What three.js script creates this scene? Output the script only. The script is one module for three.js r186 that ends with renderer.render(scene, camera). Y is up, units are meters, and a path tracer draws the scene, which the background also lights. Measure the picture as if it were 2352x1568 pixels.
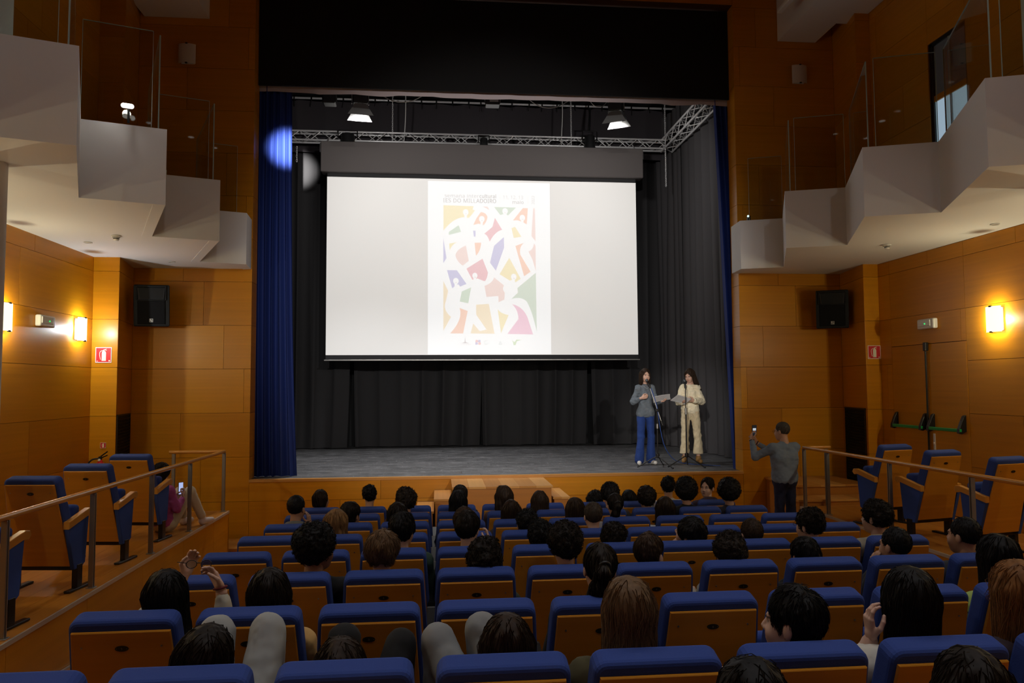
import * as THREE from 'three';
import { RoundedBoxGeometry } from 'three/addons/geometries/RoundedBoxGeometry.js';
import { mergeGeometries } from 'three/addons/utils/BufferGeometryUtils.js';
import { RectAreaLightUniformsLib } from 'three/addons/lights/RectAreaLightUniformsLib.js';

// ------------------------------------------------------------------ camera, exposure, large lights
const EYE = 2.44;                                        // lens height above the flat floor before the stage
const scene = new THREE.Scene();
scene.background = new THREE.Color(0, 0, 0);
const camera = new THREE.PerspectiveCamera(2 * Math.atan(784 / 1750) * 180 / Math.PI, 2352 / 1568, 0.05, 80);
camera.rotation.order = 'YXZ';
camera.position.set(-0.97, EYE, 0);
camera.rotation.set(3.4 * Math.PI / 180, -5.55 * Math.PI / 180, -0.34 * Math.PI / 180);
const renderer = new THREE.WebGLRenderer({ antialias: true });
renderer.toneMapping = THREE.LinearToneMapping;
renderer.toneMappingExposure = 1.0;
renderer.shadowMap.enabled = true;
RectAreaLightUniformsLib.init();

const LIGHT = {
  screen: 0.55,            // radiance of the projected picture
  foh: 130,               // two unseen rear spots, aimed through the arch (candela each)
  spill: 22,              // a wider unseen one beside them, spilling onto the front walls
  wing: 12000,             // a narrow unseen one making the hot spot on the left curtain
  key: 300,               // one more out of view, brightening the two speakers
  wash: 56,               // two top lights over the front of the stage, the left one unseen
  flood: 9,              // the two barn door floods over the screen
  house: 10.5,            // unseen ceiling lamps lighting the seat backs and parapets
  sconce: 1.8, sconceCool: 1.7,
};
function spot(x, y, z, tx, ty, tz, cd, deg, pen, color, soft = 3) {
  const s = new THREE.SpotLight(color, cd, 0, deg * Math.PI / 180, pen, 2);
  s.position.set(x, y, z); s.target.position.set(tx, ty, tz); s.castShadow = true; s.shadow.radius = soft;
  s.name = 'stage_light_beam';
  scene.add(s, s.target);
  return s;
}

// ------------------------------------------------------------------ helpers
const V = (x, y, z) => new THREE.Vector3(x, y, z);
let seed = 12345;
function rnd() { seed = (seed * 1664525 + 1013904223) >>> 0; return seed / 4294967296; }
const rr = (a, b) => a + (b - a) * rnd();
const lin = (r, g, b) => new THREE.Color().setRGB(r, g, b);
const srgb = (r, g, b) => new THREE.Color().setRGB(r / 255, g / 255, b / 255, THREE.SRGBColorSpace);
const taken = {};
function numbered(n) { const k = taken[n] = (taken[n] ?? -1) + 1; return k ? `${n}_${String(k).padStart(3, '0')}` : n; }
function tag(o, label, category, group, kind) {
  if (label) o.userData.label = label;
  if (category) o.userData.category = category;
  if (group) o.userData.group = group;
  if (kind) o.userData.kind = kind;
  return o;
}
function thing(name, label, category, pos = [0, 0, 0], turn = 0, group) {
  const o = new THREE.Group(); o.name = numbered(name); o.position.set(...pos); o.rotation.y = turn;
  scene.add(o); return tag(o, label, category, group);
}
function part(name, geo, mat, parent) {
  const m = new THREE.Mesh(geo, mat); m.name = name; m.castShadow = m.receiveShadow = true; parent.add(m); return m;
}
function solo(name, geo, mat, label, category, group) {          // a thing that is one mesh
  const m = part(numbered(name), geo, mat, scene); return tag(m, label, category, group);
}
function struct(name, label) {
  const o = new THREE.Group(); o.name = name; scene.add(o); o.userData.kind = 'structure'; if (label) o.userData.label = label; return o;
}
function box(w, h, d, x = 0, y = 0, z = 0) { const g = new THREE.BoxGeometry(w, h, d); g.translate(x, y, z); return g; }
function rbox(w, h, d, r, x = 0, y = 0, z = 0, seg = 2) { const g = new RoundedBoxGeometry(w, h, d, seg, r); g.translate(x, y, z); return g; }
function bb(x0, x1, y0, y1, z0, z1) { return box(x1 - x0, y1 - y0, z1 - z0, (x0 + x1) / 2, (y0 + y1) / 2, (z0 + z1) / 2); }
function rod(a, b, r, n = 8, r2 = r) {
  const d = V().subVectors(b, a), g = new THREE.CylinderGeometry(r2, r, d.length(), n);
  g.applyQuaternion(new THREE.Quaternion().setFromUnitVectors(V(0, 1, 0), d.clone().normalize()));
  g.translate((a.x + b.x) / 2, (a.y + b.y) / 2, (a.z + b.z) / 2); return g;
}
function tube(pts, r, seg = 40, n = 8) { return new THREE.TubeGeometry(new THREE.CatmullRomCurve3(pts), seg, r, n); }
function merge(list) {
  return mergeGeometries(list.map(g => { const h = g.index ? g.toNonIndexed() : g; for (const k of Object.keys(h.attributes)) if (!['position', 'normal', 'uv'].includes(k)) h.deleteAttribute(k); return h; }));
}
// uv in metres on a box-like geometry; the grain (u) runs along `along`
function uvMetres(g, along = 'x', ou = 0, ov = 0) {
  const p = g.attributes.position, n = g.attributes.normal, uv = new Float32Array(p.count * 2);
  for (let i = 0; i < p.count; i++) {
    const ax = Math.abs(n.getX(i)), ay = Math.abs(n.getY(i)), az = Math.abs(n.getZ(i));
    const q = { x: p.getX(i), y: p.getY(i), z: p.getZ(i) };
    const axes = ax >= ay && ax >= az ? ['z', 'y'] : ay >= az ? ['x', 'z'] : ['x', 'y'];
    if (axes[1] === along) axes.reverse();
    uv[2 * i] = q[axes[0]] + ou; uv[2 * i + 1] = q[axes[1]] + ov;
  }
  g.setAttribute('uv', new THREE.BufferAttribute(uv, 2)); return g;
}
// value noise
function hash3(i, j, k) { let h = (i * 374761393 + j * 668265263 + k * 2147483647 * 3 + 1013904223) | 0; h = Math.imul(h ^ (h >>> 13), 1274126177); h ^= h >>> 16; return (h >>> 0) / 4294967296; }
function noise(x, y, z) {
  const i = Math.floor(x), j = Math.floor(y), k = Math.floor(z); let u = x - i, v = y - j, w = z - k;
  u = u * u * (3 - 2 * u); v = v * v * (3 - 2 * v); w = w * w * (3 - 2 * w);
  const L = (a, b, t) => a + (b - a) * t;
  return L(L(L(hash3(i, j, k), hash3(i + 1, j, k), u), L(hash3(i, j + 1, k), hash3(i + 1, j + 1, k), u), v),
    L(L(hash3(i, j, k + 1), hash3(i + 1, j, k + 1), u), L(hash3(i, j + 1, k + 1), hash3(i + 1, j + 1, k + 1), u), v), w) * 2 - 1;
}
function periodic(x, y, px, py, s) {                     // tiling 2-d noise
  const i = Math.floor(x), j = Math.floor(y); let u = x - i, v = y - j; u = u * u * (3 - 2 * u); v = v * v * (3 - 2 * v);
  const h = (a, b) => hash3(((a % px) + px) % px, ((b % py) + py) % py, s) * 2 - 1;
  return (h(i, j) * (1 - u) + h(i + 1, j) * u) * (1 - v) + (h(i, j + 1) * (1 - u) + h(i + 1, j + 1) * u) * v;
}
function dataTex(n, m, fn, srgbSpace, rx = 1, ry = 1) {
  const a = new Uint8Array(n * m * 4);
  for (let j = 0; j < m; j++) for (let i = 0; i < n; i++) {
    const c = fn(i / n, j / m), o = 4 * (j * n + i);
    for (let k = 0; k < 3; k++) a[o + k] = Math.max(0, Math.min(255, (Array.isArray(c) ? c[k] : c) * 255)); a[o + 3] = 255;
  }
  const t = new THREE.DataTexture(a, n, m); t.magFilter = THREE.LinearFilter; t.minFilter = THREE.LinearMipmapLinearFilter; t.generateMipmaps = true;
  t.wrapS = t.wrapT = THREE.RepeatWrapping; t.repeat.set(rx, ry); if (srgbSpace) t.colorSpace = THREE.SRGBColorSpace; t.needsUpdate = true; return t;
}

// ------------------------------------------------------------------ materials
// beech veneer: long soft streaks along u, fine pores
const grain = (u, v) => 0.92 + 0.022 * periodic(u * 2, v * 40, 2, 40, 1) + 0.012 * periodic(u * 3, v * 90, 3, 90, 2) + 0.018 * periodic(u * 2, v * 5, 2, 5, 3);
const woodTex = dataTex(512, 512, grain, true, 1 / 1.9, 1 / 1.1);
const woodRough = dataTex(256, 256, (u, v) => 0.85 + 0.05 * periodic(u * 2, v * 20, 2, 20, 7) + 0.05 * periodic(u * 3, v * 5, 3, 5, 8), false, 1 / 1.9, 1 / 1.1);
function wood(r, g, b, rough = 0.42, extra = {}) {
  return new THREE.MeshPhysicalMaterial({ color: srgb(r, g, b), map: woodTex, roughness: rough, roughnessMap: woodRough, specularIntensity: 0.55, clearcoat: 0.06, clearcoatRoughness: 0.25, ...extra });
}
const M = {};
M.panel = [wood(212, 139, 14), wood(206, 134, 12), wood(216, 144, 18), wood(204, 132, 12)];
M.wallBack = new THREE.MeshStandardMaterial({ color: srgb(70, 36, 12), roughness: 0.9 });
M.floor = [wood(184, 118, 44, 0.38), wood(178, 112, 40, 0.38), wood(190, 124, 48, 0.38)];
M.step = [wood(214, 152, 78, 0.4), wood(204, 140, 66, 0.4), wood(222, 162, 88, 0.4), wood(196, 132, 62, 0.4)];
M.stepFace = wood(190, 122, 50, 0.45);
M.seatWood = wood(206, 138, 40, 0.45);
M.armWood = wood(212, 148, 62, 0.35);
M.rail = wood(212, 146, 64, 0.22);
M.steel = new THREE.MeshStandardMaterial({ color: lin(0.32, 0.31, 0.29), metalness: 0.9, roughness: 0.38 });
M.alu = new THREE.MeshStandardMaterial({ color: lin(0.78, 0.78, 0.79), metalness: 0.35, roughness: 0.35 });
M.nosing = new THREE.MeshStandardMaterial({ color: lin(0.6, 0.58, 0.53), metalness: 0.6, roughness: 0.35 });
M.white = new THREE.MeshStandardMaterial({ color: lin(0.72, 0.72, 0.72), roughness: 0.85, bumpMap: dataTex(128, 128, (u, v) => 0.5 + 0.4 * periodic(u * 32, v * 32, 32, 32, 31), false), bumpScale: 0.0006 });
M.whitePlastic = new THREE.MeshStandardMaterial({ color: lin(0.72, 0.72, 0.70), roughness: 0.4 });
M.black = new THREE.MeshStandardMaterial({ color: lin(0.012, 0.012, 0.013), roughness: 0.5 });
M.blackMetal = new THREE.MeshStandardMaterial({ color: lin(0.014, 0.013, 0.013), roughness: 0.35, metalness: 0.3 });
M.darkGap = new THREE.MeshStandardMaterial({ color: lin(0.004, 0.004, 0.004), roughness: 0.95 });
M.speaker = new THREE.MeshPhysicalMaterial({ color: lin(0.007, 0.008, 0.010), roughness: 0.6, specularIntensity: 0.4 });
M.grille = new THREE.MeshPhysicalMaterial({ color: lin(0.005, 0.005, 0.006), roughness: 0.8, specularIntensity: 0.3 });
const weave = dataTex(128, 128, (u, v) => 0.5 + 0.3 * Math.sin(u * Math.PI * 64) * Math.sin(v * Math.PI * 64) + 0.2 * periodic(u * 40, v * 40, 40, 40, 5), false, 12, 12);
M.blue = new THREE.MeshPhysicalMaterial({ color: srgb(40, 64, 134), roughness: 0.92, sheen: 0.35, sheenRoughness: 0.5, sheenColor: srgb(110, 140, 215), bumpMap: weave, bumpScale: 0.0008 });
M.blueSide = new THREE.MeshStandardMaterial({ color: srgb(46, 74, 148), roughness: 0.95, bumpMap: weave, bumpScale: 0.0008 });
M.velvetBlue = new THREE.MeshPhysicalMaterial({ color: srgb(22, 46, 118), roughness: 0.75, sheen: 0.5, sheenRoughness: 0.35, sheenColor: srgb(70, 110, 210), side: THREE.DoubleSide });
M.velvetBlack = new THREE.MeshStandardMaterial({ color: lin(0.030, 0.029, 0.031), roughness: 0.9, side: THREE.DoubleSide });
M.sideBlack = new THREE.MeshStandardMaterial({ color: lin(0.056, 0.053, 0.057), roughness: 0.9, side: THREE.DoubleSide });
M.valance = new THREE.MeshStandardMaterial({ color: lin(0.0035, 0.0033, 0.0036), roughness: 1, side: THREE.DoubleSide });
M.borderGrey = new THREE.MeshStandardMaterial({ color: lin(0.50, 0.42, 0.43), roughness: 0.95, side: THREE.DoubleSide });
M.glass = new THREE.MeshPhysicalMaterial({ color: lin(0.90, 0.94, 0.91), transmission: 1, thickness: 0, roughness: 0.02, ior: 1.5 });
M.glassEdge = new THREE.MeshStandardMaterial({ color: lin(0.34, 0.42, 0.38), roughness: 0.25 });
M.chair_plate = new THREE.MeshStandardMaterial({ color: lin(0.012, 0.011, 0.010), roughness: 0.3, metalness: 0.4 });
M.red = new THREE.MeshStandardMaterial({ color: srgb(196, 24, 30), roughness: 0.35 });
M.green = new THREE.MeshStandardMaterial({ color: srgb(18, 150, 74), roughness: 0.4 });
// ------------------------------------------------------------------ the room
const HALF = 5.77, FRONT = -12.1, STAGE = 1.04, SOFFIT = 4.285, PARAPET = 5.06, PLAT = 0.71, CEIL = 9.1, REAR = 5;
const floorY = d => Math.max(0, 0.706 - 0.074 * d);
const COURSE = 0.675, COURSE0 = 0.04;
const panelCache = {};
function panelGeo(w, h, t, v) {
  const k = `${w.toFixed(3)}_${h.toFixed(3)}_${t}_${v}`;
  return panelCache[k] ??= uvMetres(box(w, h, t), 'x', v * 0.83 + 0.1, v * 0.37 + h);
}
// veneer panels in courses from a to b (seen with a on the left); shift[n] = where the joint of course n falls
function panels(parent, ax, az, bx, bz, y0, y1, joint = n => 0.3125 * (n % 4), len = 2.5, name = 'panel', mats = M.panel) {
  const dx = bx - ax, dz = bz - az, L = Math.hypot(dx, dz), th = Math.atan2(-dz, dx), t = 0.014, gap = 0.0045;
  const nx = Math.sin(th), nz = Math.cos(th);
  for (let n = 0; n < 15; n++) {
    const lo = Math.max(y0, COURSE0 + (n - 1) * COURSE), hi = Math.min(y1, COURSE0 + n * COURSE);
    if (hi - lo < 0.02) continue;
    let s = joint(n) % len; while (s > 0) s -= len;
    for (; s < L; s += len) {
      const u0 = Math.max(0, s), u1 = Math.min(L, s + len); if (u1 - u0 < 0.03) continue;
      const v = (rnd() * 4) | 0, w = u1 - u0 - gap, h = hi - lo - gap, c = (u0 + u1) / 2;
      const m = part(name, panelGeo(+w.toFixed(3), +h.toFixed(3), t, v), mats[(rnd() * mats.length) | 0], parent);
      m.position.set(ax + dx / L * c - nx * t / 2, (lo + hi) / 2, az + dz / L * c - nz * t / 2); m.rotation.y = th;
    }
  }
}
const back = 0.016;
// side walls (double door with panic bars in the right one, a glazed door above it)
const wallL = struct('wall_left'), wallR = struct('wall_right');
part('wall_core', bb(-HALF - 0.25, -HALF - back, -0.3, CEIL + 0.3, FRONT - 0.1, REAR + 0.2), M.wallBack, wallL);
panels(wallL, -HALF, 3.9, -HALF, FRONT, 0, CEIL);
const D0 = -10.76, D1 = -9.14, DT = 3.0, U0 = -9.68, U1 = -8.93, UT = 7.12, UB = 4.58;
const wr = (y0, y1, z0, z1) => part('wall_core', bb(HALF + back, HALF + 0.25, y0, y1, z0, z1), M.wallBack, wallR);
wr(-0.3, UB, FRONT - 0.1, REAR + 0.2); wr(UT, CEIL + 0.3, FRONT - 0.1, REAR + 0.2); wr(UB, UT, FRONT - 0.1, U0); wr(UB, UT, U1, REAR + 0.2);
const jr = n => 0.9 + 0.3125 * ((n + 1) % 4);
panels(wallR, HALF, FRONT, HALF, D0, 0, SOFFIT, jr); panels(wallR, HALF, D0, HALF, D1, DT, SOFFIT, jr); panels(wallR, HALF, D1, HALF, 3.9, 0, SOFFIT, jr);
panels(wallR, HALF, FRONT, HALF, U0, SOFFIT, CEIL, jr); panels(wallR, HALF, U0, HALF, U1, UT, CEIL, jr); panels(wallR, HALF, U1, HALF, 3.9, SOFFIT, CEIL, jr);
// rear wall, ceiling
const wallB = struct('wall_rear');
part('wall_core', bb(-HALF - 0.25, HALF + 0.25, -0.3, CEIL + 0.3, REAR, REAR + 0.25), wood(196, 116, 40, 0.5), wallB);
const ceil = struct('ceiling');
part('ceiling_slab', bb(-HALF - 0.25, HALF + 0.25, CEIL, CEIL + 0.25, FRONT - 0.1, REAR + 0.25), wood(150, 84, 30, 0.6), ceil);
for (const d of [-4, -1, 2, 5]) for (const x of [-2.6, 0, 2.6]) {  // ceiling lamps out of view, placed to light seat backs and parapets
  const rim = new THREE.TorusGeometry(0.085, 0.012, 8, 28); rim.rotateX(Math.PI / 2); rim.translate(x, CEIL - 0.004, -d); part('unseen_downlight_rim', rim, M.whitePlastic, ceil);
  const lens = new THREE.CylinderGeometry(0.08, 0.08, 0.006, 24); lens.translate(x, CEIL - 0.003, -d); part('unseen_downlight_lens', lens, new THREE.MeshStandardMaterial({ color: lin(0.8, 0.8, 0.8), emissive: lin(1, 0.98, 0.96), emissiveIntensity: 1 }), ceil);
  spot(x, CEIL - 0.03, -d, x, 0, -d, LIGHT.house, 43, 0.45, lin(1, 0.98, 0.97), 4).name = 'unseen_downlight';
}
part('ceiling_strip', bb(-5.54, -4.555, 8.255, CEIL, FRONT + 0.01, 2), M.white, ceil);
part('ceiling_strip', merge([bb(4.755, 5.42, 8.255, CEIL, FRONT + 0.01, 2), bb(5.42, 5.755, 8.255, CEIL, -11.4, 2)]), M.white, ceil);
for (let i = 0; i < 3; i++) part('ceiling_hatch', bb(4.85, 5.33, 8.247, 8.258, -10.1 + i * 2.6, -9.1 + i * 2.6), M.white, ceil);

// pillars flanking the stage wall, set at a slight angle
for (const [side, p] of [['left', [[-HALF, -11.1], [-5.42, -11.1], [-5.61, FRONT]]], ['right', [[HALF, -11.05], [5.53, -11.05], [5.73, FRONT]]]]) {
  const s = side === 'left' ? 1 : -1, w = struct(`trim_pillar_${side}`);
  const shp = new THREE.Shape([new THREE.Vector2(p[0][0], -p[0][1] + 0.016), new THREE.Vector2(p[1][0] - s * 0.018, -p[1][1] + 0.016), new THREE.Vector2(p[2][0] - s * 0.018, -p[2][1]), new THREE.Vector2(p[0][0], -p[2][1])]);
  const g = new THREE.ExtrudeGeometry(shp, { depth: CEIL, bevelEnabled: false }); g.rotateX(-Math.PI / 2);
  part('pillar_core', g, M.wallBack, w);
  if (s > 0) { panels(w, p[0][0], p[0][1], p[1][0], p[1][1], 0, CEIL, () => 0, 3); panels(w, p[1][0], p[1][1], p[2][0], p[2][1], 0, CEIL, () => 0, 3); }
  else { panels(w, p[1][0], p[1][1], p[0][0], p[0][1], 0, CEIL, () => 0, 3); panels(w, p[2][0], p[2][1], p[1][0], p[1][1], 0, CEIL, () => 0, 3); }
}
// stage wall with the arch
const PL = -3.85, PR = 3.98, ARCH = 8.86, REV = -12.42;
const wallF = struct('wall_front');
part('wall_core', merge([bb(-7, PL - back, -0.3, CEIL + 3, REV, FRONT - back), bb(PR + back, 7, -0.3, CEIL + 3, REV, FRONT - back), bb(PL - back, PR + back, ARCH + back, CEIL + 3, REV, FRONT - back)]), M.wallBack, wallF);
panels(wallF, -5.61, FRONT, PL, FRONT, 0, CEIL, n => [1.04, 1.66, 1.35, 1.04, 0.72][0] + [0.62, 0.31, 0, -0.31][n % 4]);
panels(wallF, PR, FRONT, 5.73, FRONT, 0, CEIL, n => 0.1 + [0, 0.29, 0.87, 0.58][n % 4]);
panels(wallF, PL, FRONT, PR, FRONT, ARCH, CEIL);
panels(wallF, PL, FRONT, PL, REV, STAGE, ARCH, () => 0, 3); panels(wallF, PR, REV, PR, FRONT, STAGE, ARCH, () => 0, 3);
// apron under the stage
panels(wallF, PL, FRONT, PR, FRONT, 0, STAGE - 0.035, n => 0.75 + 0.62 * (n % 3), 2.5);
part('wall_core', bb(PL, PR, -0.3, STAGE - 0.05, REV, FRONT - back), M.wallBack, wallF);
part('stage_nosing', uvMetres(bb(PL, PR, STAGE - 0.035, STAGE + 0.004, FRONT - 0.1, FRONT + 0.018), 'x'), M.step[0], wallF);

// stage house
const stageF = struct('floor_stage');
const scuff = (u, v) => {
  let c = 0.5 + 0.10 * periodic(u * 5, v * 60, 5, 60, 11) + 0.08 * periodic(u * 16, v * 12, 16, 12, 12);
  const w = periodic(u * 22, v * 90, 22, 90, 13), p = periodic(u * 6, v * 6, 6, 6, 14), q = periodic(u * 110, v * 110, 110, 110, 15);
  if (w > 0.62 && p > 0) c += 0.22; if (q > 0.86) c += 0.5; return Math.min(1, c);
};
const stageTex = dataTex(1024, 1024, scuff, true, 1 / 3.1, 1 / 1.9);
const stageMats = [0.42, 0.46, 0.39, 0.44].map(k => new THREE.MeshPhysicalMaterial({ color: lin(k, k * 0.985, k * 1.0), map: stageTex, roughness: 0.5, clearcoat: 0.12, clearcoatRoughness: 0.4 }));
part('stage_bed', bb(-6.4, 6.4, 0.4, STAGE - 0.022, -19, REV), M.darkGap, stageF);
for (let i = 0; i < 22; i++) {                            // boards across the stage
  const z1 = FRONT - 0.1 - i * 0.3, off = rr(-1, 1);
  for (const [x0, x1] of [[-6.3, off], [off, 6.3]]) {
    const xa = i < 1 ? Math.max(x0, PL) : x0, xb = i < 1 ? Math.min(x1, PR) : x1;
    part('stage_board', uvMetres(bb(xa, xb - 0.003, STAGE - 0.022, STAGE, z1 - 0.297, z1), 'x', rr(0, 3), rr(0, 2)), stageMats[(rnd() * 4) | 0], stageF);
  }
}
const M_house = new THREE.MeshStandardMaterial({ color: lin(0.02, 0.02, 0.021), roughness: 0.95 });
const sh = struct('wall_stage');
part('stage_wall', merge([bb(-6.7, -6.4, 0, 12, -19, REV), bb(6.4, 6.7, 0, 12, -19, REV), bb(-6.7, 6.7, 0, 12, -19.3, -19), bb(-6.7, 6.7, 11.8, 12.1, -19, REV)]), M_house, sh);

// raked floor between the platforms
const PXL = -3.92, PXR = 4.18;
const floorS = struct('floor');
{
  const s = new THREE.Shape([[-REAR, 0.706 + 0.074 * REAR], [-REAR, -0.3], [-FRONT, -0.3], [-FRONT, 0], [9.54, 0]].map(([d, y]) => new THREE.Vector2(d, y)));
  const gn = new THREE.ExtrudeGeometry(s, { depth: PXR - PXL, bevelEnabled: false }); gn.rotateY(Math.PI / 2); gn.translate(PXL, 0, 0);
  part('floor_slab', uvMetres(gn, 'z'), M.floor[0], floorS);
}
// side platforms with boards, fascia and nosing
function platform(name, x0, x1, edge, zEnd, s) {
  const w = struct(name);
  part('platform_core', bb(Math.min(x0, x1) + 0.02, Math.max(x0, x1) - 0.02, -0.3, PLAT - 0.022, zEnd + 0.02, REAR), M.wallBack, w);
  const n = 12, ww = Math.abs(x1 - x0) / n;
  for (let i = 0; i < n; i++) {
    const a = Math.min(x0, x1) + i * ww; let z = zEnd - rr(0, 1.8);
    while (z < 1) {
      const za = Math.max(z, zEnd), zb = Math.min(z + 2.4, 1); z += 2.4; if (zb - za < 0.05) continue;
      part('floor_board', uvMetres(bb(a + 0.001, a + ww - 0.001, PLAT - 0.022, PLAT, za + 0.001, zb - 0.001), 'z', rr(0, 2), rr(0, 2)), M.floor[(rnd() * 3) | 0], w);
    }
  }
  const f = s > 0 ? [edge, 1, edge, zEnd] : [edge, zEnd, edge, 1];
  panels(w, ...f, 0, PLAT - 0.03, n2 => 0.55, 1.22, 'fascia_panel');
  const fe = s > 0 ? [x0, zEnd, edge, zEnd] : [edge, zEnd, x1, zEnd];
  part('nosing', bb(edge - 0.008, edge + 0.008, PLAT - 0.03, PLAT + 0.003, zEnd, 1), M.nosing, w);
  part('end_panel', uvMetres(bb(Math.min(x0, x1), Math.max(x0, x1), -0.1, PLAT - 0.03, zEnd - 0.014, zEnd + 0.02), 'x'), M.panel[0], w);
  part('end_nosing', uvMetres(bb(Math.min(x0, x1), Math.max(x0, x1), PLAT - 0.03, PLAT + 0.002, zEnd - 0.02, zEnd + 0.04), 'x'), M.step[1], w);
  const sg = new THREE.BoxGeometry(0.016, 0.012, 14); sg.rotateX(-Math.atan(0.074)); sg.translate(edge + s * 0.012, 0.706 - 0.074 * 4 + 0.007, -4);
  part('skirting_strip', sg, M.nosing, w);
}
platform('floor_platform_left', -HALF, PXL, PXL, -11.25, 1);
platform('floor_platform_right', PXR, HALF, PXR, -10.55, -1);

// ------------------------------------------------------------------ balconies: sawtooth white parapets with glass
function balcony(s) {
  const nm = s < 0 ? 'left' : 'right';
  const w = struct(`trim_balcony_${nm}`, `white sawtooth balcony parapet with glass screens on the ${nm} side`);
  const pts = [[3.82, 11.6], [4.42, 11.38]];
  for (let k = 0; k < 6; k++) { const d = 9.77 - 1.9 * k; pts.push([3.70, d], [4.42, d - 0.25]); }
  const last = pts[pts.length - 1];
  // slab
  const poly = [[HALF, 12.08], [3.89, 12.08], ...pts.map(([x, d]) => [x + 0.05, d]), [HALF, last[1]]].map(([x, d]) => new THREE.Vector2(s * x, d));
  const g = new THREE.ExtrudeGeometry(new THREE.Shape(poly), { depth: 0.3, bevelEnabled: false }); g.rotateX(-Math.PI / 2); g.translate(0, SOFFIT + 0.004, 0);
  part('balcony_slab', g, M.white, w);
  // parapet pieces: one mesh per face
  const line = [[3.86, 12.08], ...pts];
  for (let i = 0; i + 1 < line.length; i++) {
    const a = line[i], b = line[i + 1];
    const q = [[a[0], a[1]], [b[0], b[1]], [b[0] + 0.13, b[1] + 0.02], [a[0] + 0.13, a[1] + 0.02]].map(([x, d]) => new THREE.Vector2(s * x, d));
    const pg = new THREE.ExtrudeGeometry(new THREE.Shape(q), { depth: PARAPET - SOFFIT - 0.001, bevelEnabled: false }); pg.rotateX(-Math.PI / 2); pg.translate(0, SOFFIT, 0);
    part('parapet', pg, M.white, w);
    if (i === 0) continue;
    const A = V(s * (a[0] + 0.08), 0, -a[1]), B = V(s * (b[0] + 0.08), 0, -b[1]), D = V().subVectors(B, A), L = D.length();
    const len = L - 0.14, gg = box(len, 1.03, 0.012), th = Math.atan2(-D.z, D.x), c = A.clone().add(B).multiplyScalar(0.5);
    const gl = part('glass_panel', gg, M.glass, w); gl.position.set(c.x, PARAPET - 0.03 + 0.515, c.z); gl.rotation.y = th;
    for (const e of [-1, 1]) part('glass_edge', box(0.004, 1.03, 0.013, e * (len / 2 + 0.002), 0, 0), M.glassEdge, gl);
    part('glass_edge', box(len, 0.004, 0.013, 0, 0.517, 0), M.glassEdge, gl);
  }
}
balcony(-1); balcony(1);
for (const [nm, x] of [['left', -4.63], ['right', 4.70]]) {
  const w = struct(`trim_column_${nm}`);
  const g = new THREE.CylinderGeometry(0.145, 0.145, CEIL - PLAT, 40); g.translate(x, (CEIL + PLAT) / 2, -6.5); part('column_shaft', g, M.white, w);
}
// glazed door of the upper right landing, daylight behind it
{
  const w = struct('window_1');
  const fr = M.blackMetal, x = HALF + 0.06;
  const day = new THREE.MeshStandardMaterial({ color: lin(0.05, 0.06, 0.07), emissive: lin(0.27, 0.36, 0.44), emissiveIntensity: 1, roughness: 0.15 });
  const dim = new THREE.MeshStandardMaterial({ color: lin(0.16, 0.18, 0.21), roughness: 0.3 });
  part('door_frame', merge([bb(x - 0.03, x + 0.03, UB, UT, U0, U0 + 0.05), bb(x - 0.03, x + 0.03, UB, UT, U1 - 0.05, U1), bb(x - 0.03, x + 0.03, UT - 0.04, UT, U0, U1)]), fr, w);
  part('transom', uvMetres(bb(x - 0.025, x + 0.025, 6.30, 6.38, U0 + 0.05, U1 - 0.05), 'z'), M.panel[0], w);
  part('mullion', bb(x - 0.02, x + 0.02, UB, UT - 0.04, -9.32, -9.29), new THREE.MeshStandardMaterial({ color: lin(0.3, 0.32, 0.3), roughness: 0.4 }), w);
  for (const [a, b] of [[U0 + 0.05, -9.32], [-9.29, U1 - 0.05]]) {
    part('pane', bb(x - 0.004, x + 0.004, UB, 6.30, a, b), day, w);
    part('pane', bb(x - 0.004, x + 0.004, 6.38, UT - 0.04, a, b), dim, w);
  }
  part('landing_wall', bb(HALF + 0.2, HALF + 0.25, UB, UT, U0, U1), M.white, w);
}
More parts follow.
